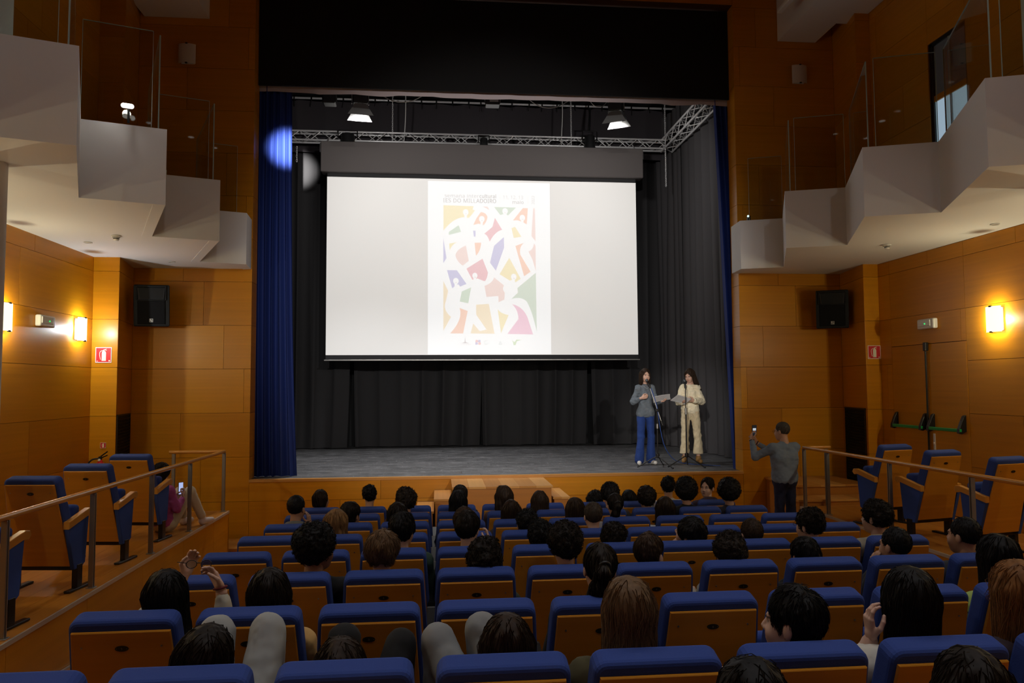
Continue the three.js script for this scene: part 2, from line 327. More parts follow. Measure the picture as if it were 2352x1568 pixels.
// ------------------------------------------------------------------ curtains
// a cloth hung from (x0,z0) to (x1,z1); top and bottom edges may differ; fold depth and count
function cloth(a, b, yTop, yBot, folds, amp, opt = {}) {
  const { a2 = a, b2 = b, nu = folds * 10, nv = 24, s = 1, gather = 0, hem = 0, flare = 1 } = opt;
  const pos = [], idx = [];
  for (let j = 0; j <= nv; j++) {
    const v = j / nv, e = Math.pow(v, opt.bend ?? 1);
    const A = [a[0] + (a2[0] - a[0]) * e, a[1] + (a2[1] - a[1]) * e], B = [b[0] + (b2[0] - b[0]) * e, b[1] + (b2[1] - b[1]) * e];
    const dx = B[0] - A[0], dz = B[1] - A[1], L = Math.hypot(dx, dz), nx = -dz / L, nz = dx / L;
    for (let i = 0; i <= nu; i++) {
      const u = i / nu, q = u * folds * Math.PI * 2, k = amp * (1 + (flare - 1) * v);
      const wob = 0.35 * noise(u * folds * 0.7 + s * 7, v * 1.3, s) * 2;
      const w = Math.sin(q + wob * 1.2 + noise(u * 3, v * 0.8, s + 3)) * (0.7 + 0.5 * noise(u * folds * 0.5, 2, s)) + 0.4 * noise(u * folds * 2.3, v * 1.5 + 5, s + 9);
      const su = u + 0.22 / folds * Math.cos(q) * 0.4;
      let y = yTop + (yBot - yTop) * v; if (j === nv) y += hem * Math.abs(noise(u * 9, 1, s));
      if (j === 0 && gather) y -= gather * (0.5 + 0.5 * Math.cos(u * folds * 2 * Math.PI));
      pos.push(A[0] + dx * su + nx * w * k, y, A[1] + dz * su + nz * w * k);
    }
  }
  for (let j = 0; j < nv; j++) for (let i = 0; i < nu; i++) { const p = j * (nu + 1) + i; idx.push(p, p + nu + 1, p + 1, p + 1, p + nu + 1, p + nu + 2); }
  const g = new THREE.BufferGeometry(); g.setAttribute('position', new THREE.Float32BufferAttribute(pos, 3)); g.setIndex(idx); g.computeVertexNormals();
  const uv = new Float32Array(pos.length / 3 * 2); for (let i = 0; i < uv.length / 2; i++) { uv[2 * i] = pos[3 * i] + pos[3 * i + 2]; uv[2 * i + 1] = pos[3 * i + 1]; }
  g.setAttribute('uv', new THREE.BufferAttribute(uv, 2)); return g;
}
{ const t = thing('stage_light', 'unseen top light behind the left end of the border, lighting the stage floor', 'spotlight', [-2.9, 7.81, -13.6]);
  part('lamp_housing', rbox(0.24, 0.24, 0.24, 0.03, 0, -0.2, 0), M.blackMetal, t); part('clamp', rbox(0.05, 0.14, 0.05, 0.01), M.blackMetal, t); }  // unseen fixture for the left wash on the stage floor
solo('stage_curtain', cloth([-4.1, -12.5], [-3.36, -12.55], 8.8, STAGE + 0.005, 7, 0.055, { a2: [-4.1, -12.45], b2: [-3.22, -12.5], bend: 3, flare: 1.5, s: 2, nu: 120 }), M.velvetBlue,
  'royal blue velvet stage curtain gathered at the left of the arch', 'curtain');
solo('stage_curtain', cloth([3.68, -12.55], [4.5, -12.55], 8.8, STAGE + 0.005, 7, 0.055, { a2: [3.97, -12.5], b2: [4.5, -12.5], bend: 0.8, flare: 1.3, s: 5, nu: 120 }), M.velvetBlue,
  'royal blue velvet stage curtain gathered at the right of the arch', 'curtain');
const BK = 'black back curtains';
const backs = [[-5.2, -3.02, -17.95, 'black drape hanging at far left of the stage back'], [-3.0, 0.05, -18.25, 'black drape behind the left half of the projection screen'],
  [0.0, 2.62, -18.25, 'black drape behind the right half of the projection screen'], [2.64, 4.45, -18.1, 'black drape at the back right corner of the stage']];
backs.forEach(([x0, x1, z, label], i) => solo('back_drape', cloth([x0, z], [x1, z], 8.9, STAGE + 0.01, Math.round((x1 - x0) * 2.1), 0.055, { s: 11 + i * 4, a2: [x0 + 0.06, z], b2: [x1 - 0.08, z], bend: 4, flare: 1.6, hem: 0.015 }), M.velvetBlack, label, 'drape', BK));
const sides = [[[4.42, -18.0], [4.55, -16.6], 'narrow black side drape at the rear right of the stage'], [[4.5, -16.5], [4.72, -14.6], 'black side drape behind the two girls on stage'], [[4.6, -14.55], [4.86, -12.9], 'black side drape next to the right blue curtain']];
sides.forEach(([a, b, label], i) => solo('side_drape', cloth(b, a, 8.9, STAGE + 0.01, 5, 0.07, { s: 31 + i * 5, flare: 1.4 }), M.sideBlack, label, 'drape', 'black side drapes'));
solo('side_drape', cloth([-4.95, -17.9], [-5.05, -12.9], 8.9, STAGE + 0.01, 9, 0.06, { s: 52 }), M.velvetBlack, 'black side drape at the left wing of the stage', 'drape', 'black side drapes');
// valance and the pale border behind it
solo('valance', (() => { const g = bb(-3.845, 3.975, 7.31, 8.85, -12.36, -12.32); return g; })(), M.valance, 'wide black valance across the top of the stage arch', 'valance');
solo('border_curtain', cloth([-4.4, -12.47], [4.6, -12.47], 8.6, 7.235, 14, 0.012, { s: 61, nv: 12, hem: 0.03 }), M.borderGrey, 'pale pinkish grey border hem just below the black valance', 'border');
// upstage border hung on a pipe with ties
solo('border_curtain', cloth([-5.6, -17.62], [4.45, -17.62], 9.08, 7.86, 16, 0.03, { s: 71, nv: 10, gather: 0.03 }), new THREE.MeshStandardMaterial({ color: lin(0.05, 0.044, 0.05), roughness: 0.95, side: THREE.DoubleSide }),
  'charcoal border curtain tied to the upstage pipe', 'border');
{
  const t = thing('batten_pipe', 'thin steel pipe carrying the charcoal border curtain', 'pipe', [0, 0, 0]);
  part('pipe', rod(V(-5.6, 9.12, -17.6), V(5.3, 9.12, -17.6), 0.026, 12), M.alu, t);
  for (let i = 0; i < 26; i++) {
    const x = -4.6 + i * 0.36 + rr(-0.05, 0.05), tie = rr(0.05, 0.16);
    part('tie', merge([rbox(0.035, 0.075, 0.07, 0.012, x, 9.11, -17.6), rod(V(x, 9.08, -17.57), V(x + rr(-0.03, 0.03), 9.05 - tie, -17.55), 0.008, 5)]), M.black, t);
  }
}
// ------------------------------------------------------------------ trusses, chains, lamps
function truss(label, A, B, size = 0.24, tilt = 0) {
  const t = thing('lighting_truss', label, 'truss');
  const D = V().subVectors(B, A), L = D.length(), u = D.clone().normalize(), side = V().crossVectors(u, V(0, 1, 0)).normalize(), up = V(0, 1, 0), h = size / 2;
  const P = (s, i, j) => A.clone().addScaledVector(u, s).addScaledVector(side, i * h).addScaledVector(up, j * h);
  for (const i of [-1, 1]) for (const j of [-1, 1]) part('chord', rod(P(0, i, j), P(L, i, j), 0.022, 10), M.alu, t);
  const n = Math.round(L / 0.24);
  for (let k = 0; k < n; k++) {
    const s0 = k * L / n, s1 = (k + 1) * L / n, f = k % 2 ? 1 : -1;
    part('brace', merge([rod(P(s0, -1, -f), P(s1, -1, f), 0.0095, 6)]), M.alu, t); part('brace', rod(P(s0, 1, f), P(s1, 1, -f), 0.0095, 6), M.alu, t);
    part('brace', rod(P(s0, -f, -1), P(s1, f, -1), 0.0095, 6), M.alu, t); part('brace', rod(P(s0, f, 1), P(s1, -f, 1), 0.0095, 6), M.alu, t);
  }
  return t;
}
truss('aluminium box truss across the stage above the projection screen', V(-5.2, 8.0, -16.95), V(4.3, 8.0, -16.95), 0.2);
truss('aluminium box truss running upstage on the right side', V(4.32, 8.0, -13.1), V(4.32, 8.0, -17.0), 0.26);
function chain(x, z, y0, y1, label) {
  const gs = []; const n = Math.round((y0 - y1) / 0.048);
  for (let i = 0; i < n; i++) { const g = new THREE.TorusGeometry(0.019, 0.0065, 5, 10); g.scale(0.75, 1.6, 1); if (i % 2) g.rotateY(Math.PI / 2); g.rotateY(0.5); g.translate(x + rr(-0.002, 0.002), y0 - i * 0.048, z); gs.push(g); }
  solo('hoist_chain', merge(gs), M.alu, label, 'chain');
}
chain(-1.98, -16.85, 9.4, 7.83, 'bright steel hoist chain hanging left above the screen case');
chain(2.05, -16.85, 9.4, 7.8, 'bright steel hoist chain hanging right above the screen case');
chain(4.2, -16.7, 9.3, 6.95, 'long hoist chain dangling from the truss corner on the right');
chain(-4.05, -16.8, 7.7, 7.35, 'short piece of chain at the left end of the cross truss');
solo('power_cable', tube([V(-1.7, 9.5, -16.9), V(-1.69, 8.7, -16.88), V(-1.71, 8.2, -16.9), V(-1.74, 7.85, -16.92)], 0.012), M.whitePlastic, 'pale power cable hanging beside the left hoist chain', 'cable');
solo('power_cable', tube([V(1.84, 9.5, -16.9), V(1.86, 8.7, -16.88), V(1.84, 8.2, -16.9), V(1.83, 7.85, -16.92)], 0.012), M.whitePlastic, 'pale power cable hanging beside the right hoist chain', 'cable');
for (const [xa, xb, sag, label] of [[-2.1, -1.1, 0.12, 'looped cable sagging beside the left barn door light'], [0.6, 1.6, 0.14, 'looped cable sagging right of the small centre light'], [1.8, 2.25, 0.1, 'short looped cable beside the right barn door light']])
  solo('looped_cable', tube([V(xa, 7.82, -13.7), V(xa + (xb - xa) * 0.3, 7.76 - sag, -13.7), V(xa + (xb - xa) * 0.6, 7.75 - sag, -13.7), V(xb, 7.84, -13.7)], 0.009), M.steel, label, 'cable');
{ const t = thing('batten_pipe', 'dark lighting pipe just behind the pale border, carrying the stage lights', 'pipe');
  part('pipe', rod(V(-5, 7.81, -13.6), V(5, 7.81, -13.6), 0.025, 10), M.blackMetal, t);
  for (const [x, y] of [[-4.2, 8.4], [4.2, 8.4]]) part('hanger', rod(V(x, 7.81, -13.6), V(x, 11.8, -13.6), 0.008, 6), M.steel, t); }
function barnDoor(x, turn, label) {
  const t = thing('stage_light', label, 'spotlight', [x, 7.81, -13.6], turn); t.scale.setScalar(0.9);
  part('clamp', merge([rbox(0.06, 0.12, 0.06, 0.01, 0, 0, 0), rbox(0.34, 0.03, 0.04, 0.01, 0, -0.08, 0)]), M.blackMetal, t);
  for (const s of [-1, 1]) part('yoke', rbox(0.015, 0.26, 0.04, 0.005, s * 0.165, -0.2, 0), M.steel, t);
  part('lamp_housing', merge([rbox(0.3, 0.2, 0.24, 0.03, 0, -0.24, 0), rbox(0.26, 0.05, 0.2, 0.01, 0, -0.13, 0)]), M.blackMetal, t);
  const flapMat = new THREE.MeshStandardMaterial({ color: lin(0.17, 0.175, 0.175), roughness: 0.5, side: THREE.DoubleSide });
  const flap = (w0, w1, h) => { const g = new THREE.ExtrudeGeometry(new THREE.Shape([[-w0, 0], [w0, 0], [w1, -h], [-w1, -h]].map(p => new THREE.Vector2(...p))), { depth: 0.004, bevelEnabled: false }); return g; };
  const f1 = part('barn_door', flap(0.11, 0.25, 0.25), flapMat, t); f1.position.set(0, -0.36, 0.14); f1.rotation.x = -0.22;
  const f2 = part('barn_door', flap(0.11, 0.25, 0.25), flapMat, t); f2.position.set(0, -0.36, -0.14); f2.rotation.x = 0.28;
  const f3 = part('barn_door', flap(0.1, 0.2, 0.18), flapMat, t); f3.position.set(0.15, -0.35, 0); f3.rotation.set(0, Math.PI / 2, 0.4);
  part('lens', (() => { const g = new THREE.CylinderGeometry(0.1, 0.1, 0.02, 20); g.translate(0, -0.345, 0); return g; })(), M.glassEdge, t);
}
barnDoor(-2.36, 0.15, 'boxy black stage light with grey barn doors at upper left');
barnDoor(2.32, -0.5, 'boxy black stage light with grey barn doors at upper right');
{ const t = thing('stage_light', 'small boxy stage light hanging at the middle of the border', 'spotlight', [0.02, 7.81, -13.6]);
  part('lamp_housing', rbox(0.26, 0.2, 0.22, 0.02, 0, -0.16, 0), M.blackMetal, t); part('front_plate', rbox(0.16, 0.14, 0.02, 0.005, 0.02, -0.15, 0.11), M.steel, t);
  for (const s of [-1, 1]) part('yoke', rbox(0.012, 0.22, 0.03, 0.004, s * 0.14, -0.1, 0), M.steel, t); part('clamp', rbox(0.05, 0.1, 0.05, 0.01), M.blackMetal, t); }
function parCan(x, z, y, r, h, label, strap) {
  const t = thing('par_light', label, 'spotlight', [x, y, z]);
  const g = new THREE.LatheGeometry([[0, h], [r * 0.55, h], [r * 0.75, h * 0.93], [r * 0.82, h * 0.2], [r * 1.05, 0], [r, 0], [0, 0.02]].map(p => new THREE.Vector2(...p)), 28);
  part('can', g, M.black, t); part('yoke', merge([rod(V(-r * 1.1, h * 0.5, 0), V(-r * 1.1, h * 1.3, 0), 0.012), rod(V(r * 1.1, h * 0.5, 0), V(r * 1.1, h * 1.3, 0), 0.012), rod(V(-r * 1.1, h * 1.3, 0), V(r * 1.1, h * 1.3, 0), 0.012)]), M.blackMetal, t);
  if (strap) part('safety_strap', merge([rod(V(0, h * 1.3, 0), V(0.06, 1.05, -0.2), 0.018), rod(V(-0.04, h * 1.3, 0), V(0.05, 1.05, -0.2), 0.01)]), M.black, t);
}
parCan(-2.95, -16.75, 7.78, 0.19, 0.24, 'wide black lamp sitting on the left part of the cross truss');
parCan(0.05, -16.75, 7.8, 0.11, 0.2, 'small black lamp on the middle of the cross truss');
parCan(2.46, -16.75, 7.78, 0.15, 0.34, 'tall black lamp with a strap on the right part of the cross truss', true);
// unseen spots at the rear of the house, placed to light the stage through the arch
function unseenSpot(x, y, z, tx, ty, tz, label) {
  const t = thing('unseen_profile_light', label, 'spotlight', [x, y, z]); t.lookAt(tx, ty, tz);
  part('lamp_body', (() => { const g = new THREE.CylinderGeometry(0.1, 0.12, 0.5, 20); g.rotateX(Math.PI / 2); g.translate(0, 0, -0.42); return g; })(), M.black, t);
  part('yoke', rbox(0.32, 0.03, 0.04, 0.01, 0, 0.0, -0.45), M.blackMetal, t);
}
for (const [x, tx, c] of [[-2.9, -2.3, LIGHT.wash * 1.15], [0.02, 0.3, LIGHT.wash]]) spot(x, 7.4, -13.5, tx, 1, -13.9, c, 42, 0.7, lin(0.97, 0.98, 1), 5);  // the left beam belongs to the unseen top light
for (const [x, tx, l] of [[-1.6, 0.5, 'left'], [1.6, -0.4, 'right']]) {
  unseenSpot(x, 5.0, 3.2, tx, 3.5, -15, `unseen profile light lighting the stage from the rear of the house, ${l} of the middle`);
  spot(x, 5.0, 3.2, tx, 3.9, -15, LIGHT.foh, 16, 0.3, lin(1, 0.97, 0.93), 4);
}
unseenSpot(-2.9, 5.3, 3.2, 3.15, 2.0, -13.4, 'unseen profile light at the rear left, turned on the two girls');
spot(-2.9, 5.3, 3.2, 3.15, 2.1, -13.4, LIGHT.key, 4.6, 0.5, lin(1, 0.96, 0.9), 4);
unseenSpot(0.2, 5.9, 3.2, 0, 3.6, -12, 'unseen profile light at the middle rear, spilling onto the front walls');
spot(0.2, 5.9, 3.2, 0, 3.6, -12, LIGHT.spill, 24, 0.5, lin(1, 0.95, 0.9), 6);
unseenSpot(-1.1, 2.9, 3.4, -3.44, 6.28, -12.5, 'unseen profile light at the rear left, turned on the left curtain');
spot(-1.1, 2.9, 3.4, -3.43, 6.36, -12.6, LIGHT.wing, 1.25, 0.95, lin(1, 0.98, 0.94), 3);
for (const s of [-1, 1]) spot(s * 2.34, 7.16, -13.62, s * 2.9, 6.4, -17.2, LIGHT.flood, 72, 0.4, lin(1, 0.96, 0.92), 5);

// ------------------------------------------------------------------ projection screen
const SX = 0.045, SW = 6.79, SY0 = 3.135, SY1 = 6.985, SZ = -16.5;
{
  const t = thing('projection_screen', 'large white projection screen lowered from a grey case, showing a colourful poster', 'screen', [0, 0, 0]);
  const W = 2048, H = Math.round(W * (SY1 - SY0) / SW), cv = document.createElement('canvas'); cv.width = W; cv.height = H; const c = cv.getContext('2d');
  c.fillStyle = 'rgb(206,203,197)'; c.fillRect(0, 0, W, H);
  // the poster occupies the middle
  const x0 = (-1.19 - (SX - SW / 2)) / SW * W, x1 = (1.495 - (SX - SW / 2)) / SW * W, pw = x1 - x0;
  c.fillStyle = 'rgb(252,254,255)'; c.fillRect(x0, H * 0.012, pw, H * 0.985);
  const X = v => x0 + (v - 88) / (1142 - 88) * pw, Y = v => (v - 45) / (1545 - 45) * H * 0.985 + H * 0.012;
  const poly = (col, pts) => { c.fillStyle = col; c.beginPath(); pts.forEach((p, i) => p.length === 2 ? (i ? c.lineTo(X(p[0]), Y(p[1])) : c.moveTo(X(p[0]), Y(p[1]))) : c.quadraticCurveTo(X(p[0]), Y(p[1]), X(p[2]), Y(p[3]))); c.closePath(); c.fill(); };
  const yl = 'rgb(244, 226, 160)', or = 'rgb(248, 190, 158)', rd = 'rgb(230, 160, 172)', gr = 'rgb(186, 212, 186)', bl = 'rgb(176, 174, 222)', pk = 'rgb(240, 206, 198)', og = 'rgb(244, 220, 174)', sg = 'rgb(192, 212, 190)', mg = 'rgb(238, 176, 204)';
  poly(yl, [[220, 256], [478, 260], [470, 290], [490, 295], [462, 340, 436, 364], [388, 358], [300, 370, 220, 478]]);
  poly(or, [[540, 310], [590, 315, 598, 355], [590, 400, 562, 426], [520, 412], [476, 424], [500, 370]]);
  poly(pk, [[556, 262], [600, 262], [614, 292], [585, 275]]); poly(gr, [[656, 264], [845, 266], [775, 338], [755, 320], [708, 334]]);
  poly(or, [[905, 270], [948, 270], [938, 412], [900, 392], [860, 378], [818, 380]]); poly(pk, [[995, 270], [1010, 270], [1014, 560], [978, 515]]);
  poly(gr, [[350, 428], [370, 486], [266, 514], [266, 488]]); poly(rd, [[662, 360], [724, 464], [660, 480, 616, 570], [600, 510, 570, 500], [640, 440]]);
  poly(bl, [[474, 474], [495, 474], [495, 526], [480, 526]]); poly(yl, [[805, 448], [836, 436], [890, 522], [824, 534]]);
  poly(bl, [[738, 528], [740, 620], [668, 822], [618, 752], [654, 604]]); poly(or, [[838, 604], [912, 576], [868, 610, 880, 680], [968, 828], [912, 868]]);
  poly(bl, [[219, 545], [246, 716], [219, 760]]); poly(yl, [[268, 590], [335, 576], [290, 600, 274, 648]]);
  poly(pk, [[412, 604], [436, 738], [384, 780], [330, 740, 322, 690], [330, 640, 412, 604]]); poly(or, [[486, 580], [542, 578], [540, 650, 498, 692]]);
  poly(rd, [[554, 718], [600, 838], [590, 905, 570, 914], [510, 890], [466, 902], [416, 806]]); poly(yl, [[784, 708], [882, 890], [836, 922], [820, 888], [790, 908], [700, 852]]);
  poly(bl, [[250, 820], [334, 820], [416, 938], [362, 962], [345, 940], [294, 976]]); poly(pk, [[652, 880], [738, 950], [716, 985, 744, 1010], [740, 1072], [690, 1096], [688, 1042], [586, 1050], [570, 954], [640, 930, 652, 880]]);
  poly(sg, [[1014, 836], [1018, 1350], [975, 1150, 930, 1085], [880, 1040, 800, 1068], [858, 1010], [852, 972]]); poly(og, [[219, 915], [260, 1000], [240, 1090], [210, 1160, 284, 1224], [219, 1344]]);
  poly(gr, [[376, 1004], [456, 968], [430, 1106], [358, 1090]]); poly(or, [[356, 1146], [426, 1172], [386, 1366], [276, 1366], [390, 1240, 356, 1146]]);
  poly(og, [[498, 1118], [606, 1110], [654, 1368], [450, 1366], [472, 1280], [528, 1346], [586, 1332], [498, 1204]]); poly(yl, [[682, 1156], [710, 1196, 776, 1206], [710, 1364]]);
  poly(mg, [[806, 1112], [900, 1130, 940, 1230], [986, 1374], [764, 1370], [860, 1240], [860, 1160, 806, 1112]]); poly(pk, [[950, 650], [990, 640, 1000, 580], [1014, 600], [1014, 820], [985, 720]]);
  for (const [hx, hy, r] of [[411, 314, 24], [549, 372, 24], [750, 300, 24], [900, 356, 24], [488, 866, 22], [326, 914, 24], [822, 874, 24]]) {
    c.fillStyle = 'rgb(252,254,255)'; c.beginPath(); c.ellipse(X(hx), Y(hy), r * pw / 1054, r * 1.15 * H / 1523, 0, 0, 7); c.fill(); c.fillRect(X(hx - 12), Y(hy + 10), 22 * pw / 1054, 40 * H / 1523);
    c.strokeStyle = '#c9a0a0'; c.lineWidth = 2; c.beginPath(); c.arc(X(hx + 2), Y(hy + 8), 5, 0.4, 2.7); c.stroke();
  }
  const text = (s, x, y, size, w, col, rot = 0) => { c.save(); c.translate(X(x), Y(y)); c.rotate(rot); c.fillStyle = col; c.font = `${size}px sans-serif`; const m = c.measureText(s).width; c.scale(w * pw / 1054 / m, 1); c.fillText(s, 0, 0); c.restore(); };
  text('semana inter', 228, 186, 34, 298, 'rgb(186,186,186)'); text('cultural', 528, 186, 34, 148, 'rgb(110,110,112)'); text('IES DO MILL', 216, 230, 38, 284, 'rgb(160,160,160)'); text('ADOIRO', 502, 230, 38, 174, 'rgb(112,112,114)');
  text('11, 12, 13', 730, 192, 32, 180, 'rgb(204,204,204)'); text('maio', 812, 234, 32, 102, 'rgb(160,160,160)'); text('2022', 1008, 236, 28, 78, 'rgb(196,196,196)', -Math.PI / 2);
  c.fillStyle = '#dedede'; c.fillRect(X(706), Y(160), 2, 70 * H / 1523); c.fillRect(X(948), Y(160), 2, 70 * H / 1523);
  // small logos along the foot
  c.fillStyle = '#b8aeb0'; c.beginPath(); c.moveTo(X(403), Y(1396)); c.lineTo(X(408), Y(1440)); c.lineTo(X(438), Y(1450)); c.lineTo(X(366), Y(1450)); c.lineTo(X(398), Y(1440)); c.fill(); text('O Milladoiro', 354, 1466, 11, 98, '#cccccc');
  for (const [lx, ly, cl] of [[502, 1432, '#f0a8a0'], [524, 1432, '#b0a8d8'], [500, 1452, '#b0a8d8'], [526, 1452, '#f0a8a0']]) { c.fillStyle = cl; c.beginPath(); c.arc(X(lx), Y(ly), 9, 0, 7); c.fill(); }
  c.strokeStyle = '#d0dcd8'; c.lineWidth = 4; c.beginPath(); c.arc(X(582), Y(1444), 12, 0, 5.4); c.stroke(); c.beginPath(); c.moveTo(X(692), Y(1460)); c.lineTo(X(704), Y(1434)); c.lineTo(X(716), Y(1460)); c.closePath(); c.stroke();
  c.fillStyle = '#c2dca8'; c.beginPath(); c.moveTo(X(800), Y(1424)); c.lineTo(X(826), Y(1440)); c.lineTo(X(842), Y(1418)); c.lineTo(X(884), Y(1422)); c.lineTo(X(846), Y(1432)); c.lineTo(X(834), Y(1466)); c.lineTo(X(816), Y(1466)); c.lineTo(X(814), Y(1444)); c.fill();
  const tex = new THREE.CanvasTexture(cv); tex.colorSpace = THREE.SRGBColorSpace;
  const g = new THREE.PlaneGeometry(SW, SY1 - SY0, 80, 6); const p = g.attributes.position;
  for (let i = 0; i < p.count; i++) p.setZ(i, 0.012 * Math.sin(p.getX(i) * 3.1) * 0.4);
  g.translate(SX, (SY0 + SY1) / 2, SZ); g.computeVertexNormals();
  const pic = new THREE.MeshStandardMaterial({ color: lin(0.85, 0.85, 0.85), map: null, emissive: lin(1, 1, 1), emissiveMap: tex, emissiveIntensity: LIGHT.screen, roughness: 0.95 });
  part('picture_area', g, pic, t);
  const glow = new THREE.RectAreaLight(lin(1, 1, 1), LIGHT.screen, SW - 0.1, SY1 - SY0 - 0.1); glow.position.set(SX, (SY0 + SY1) / 2, SZ - 0.009); glow.lookAt(SX, (SY0 + SY1) / 2, 0); glow.name = 'screen_light'; scene.add(glow);
  const bk = new THREE.MeshStandardMaterial({ color: lin(0.02, 0.02, 0.022), roughness: 0.8 });
  part('screen_backing', merge([bb(SX - SW / 2, SX + SW / 2, SY0 - 0.1, SY1 + 0.12, SZ - 0.02, SZ - 0.012)]), bk, t);
  part('black_border', bb(SX - SW / 2 + 0.02, SX + SW / 2 - 0.02, SY1, SY1 + 0.11, SZ - 0.012, SZ + 0.003), bk, t); part('black_border', bb(SX - SW / 2, SX + SW / 2, SY0 - 0.1, SY0, SZ - 0.012, SZ + 0.003), bk, t);
  part('bottom_bar', rbox(SW + 0.08, 0.03, 0.03, 0.01, SX, SY0 - 0.11, SZ), M.steel, t);
  part('case', rbox(7.06, 0.66, 0.3, 0.02, 0.055, 7.40, SZ - 0.02), new THREE.MeshStandardMaterial({ color: lin(0.105, 0.092, 0.09), roughness: 0.75 }), t);
  for (const s of [-1, 1]) part('hanger', merge([rbox(0.03, 0.2, 0.05, 0.008, 0.055 + s * 3.55, 7.62, SZ), rod(V(0.055 + s * 3.4, 7.7, SZ), V(0.055 + s * 3.4, 7.95, SZ - 0.3), 0.012)]), M.alu, t);
}
// ------------------------------------------------------------------ steps up to the stage
function stepBlock(name, label, x0, x1, y0, y1, z0, z1, n, group) {
  const t = thing(name, label, 'step', [0, 0, 0], 0, group);
  part('step_body', uvMetres(bb(x0 + 0.02, x1 - 0.02, y0, y1 - 0.03, z0, z1 - 0.02), 'x'), M.stepFace, t);
  const w = (x1 - x0) / n;
  for (let i = 0; i < n; i++) part('tread_board', uvMetres(bb(x0 + i * w, x0 + (i + 1) * w - 0.001, y1 - 0.03, y1, z0, z1), 'z', rr(0, 2), rr(0, 2)), M.step[(i * 5 + 1) % 4], t);
}
stepBlock('stage_step', 'tall wooden landing block in front of the stage centre', -0.77, 0.69, 0, 1.005, -12.08, -11.06, 6);
stepBlock('stage_step', 'upper side step left of the wooden landing block', -1.03, -0.77, 0, 0.84, -12.08, -11.06, 1);
stepBlock('stage_step', 'upper side step right of the wooden landing block', 0.69, 0.94, 0, 0.84, -12.08, -11.06, 2);
stepBlock('stage_step', 'lower side step left of the wooden landing block', -1.29, -1.03, 0, 0.67, -12.08, -11.06, 1);
stepBlock('stage_step', 'lower side step right of the wooden landing block', 0.94, 1.2, 0, 0.67, -12.08, -11.06, 1);
stepBlock('platform_step', 'low wooden step at the front end of the left platform', -4.2, -3.76, 0, 0.17, -12.05, -11.3, 1);
stepBlock('platform_step', 'low wooden step in the right aisle under the photographing man', 3.4, 4.17, 0, 0.17, -10.9, -9.85, 3);
stepBlock('platform_step', 'wide wooden step at the front end of the right platform', 4.16, 5.5, 0, 0.80, -11.0, -10.56, 3);
stepBlock('platform_step', 'upper wooden step against the wall by the right platform', 4.34, 5.5, 0, 0.95, -12.08, -11.0, 3);
// ------------------------------------------------------------------ handrails
function handrail(label, x, zs, zNear, ret, s) {
  const t = thing('handrail', label, 'handrail'), y = 1.55, zF = zs[0];
  part('wooden_rail', uvMetres(tube([V(x, y, zNear), V(x, y, (zNear + zF) / 2), V(x, y, zF + 0.4), V(x, y, zF)], 0.024, 30, 12), 'z'), M.rail, t);
  part('wooden_rail', uvMetres(rod(V(x + s * 0.02, y, zF), V(ret, y, zF), 0.024, 12), 'x'), M.rail, t);
  part('rail_corner', (() => { const g = new THREE.SphereGeometry(0.0255, 14, 10); g.translate(x, y, zF); return g; })(), M.rail, t);
  for (const z of zs) {
    part('post', merge([-0.014, 0.014].map(o => rbox(0.042, y - PLAT - 0.03, 0.012, 0.003, x, (y + PLAT) / 2 - 0.008, z + o))), M.steel, t);
    part('base_plate', rbox(0.07, 0.008, 0.07, 0.003, x, PLAT + 0.004, z), M.steel, t);
  }
  part('post', merge([-0.014, 0.014].map(o => rbox(0.042, y - PLAT - 0.03, 0.012, 0.003, ret - s * 0.06, (y + PLAT) / 2 - 0.008, zF + o))), M.steel, t);
}
handrail('wooden handrail on steel posts along the left platform', -3.985, [-11.2, -9.72, -8.47, -7.09, -5.72, -4.35, -2.98, -1.6], -1.0, -4.73, -1);
handrail('wooden handrail on steel posts along the right platform', 4.23, [-10.5, -9.85, -8.43, -7.06, -5.69, -4.3, -2.9, -1.5], -1.0, 4.62, 1);

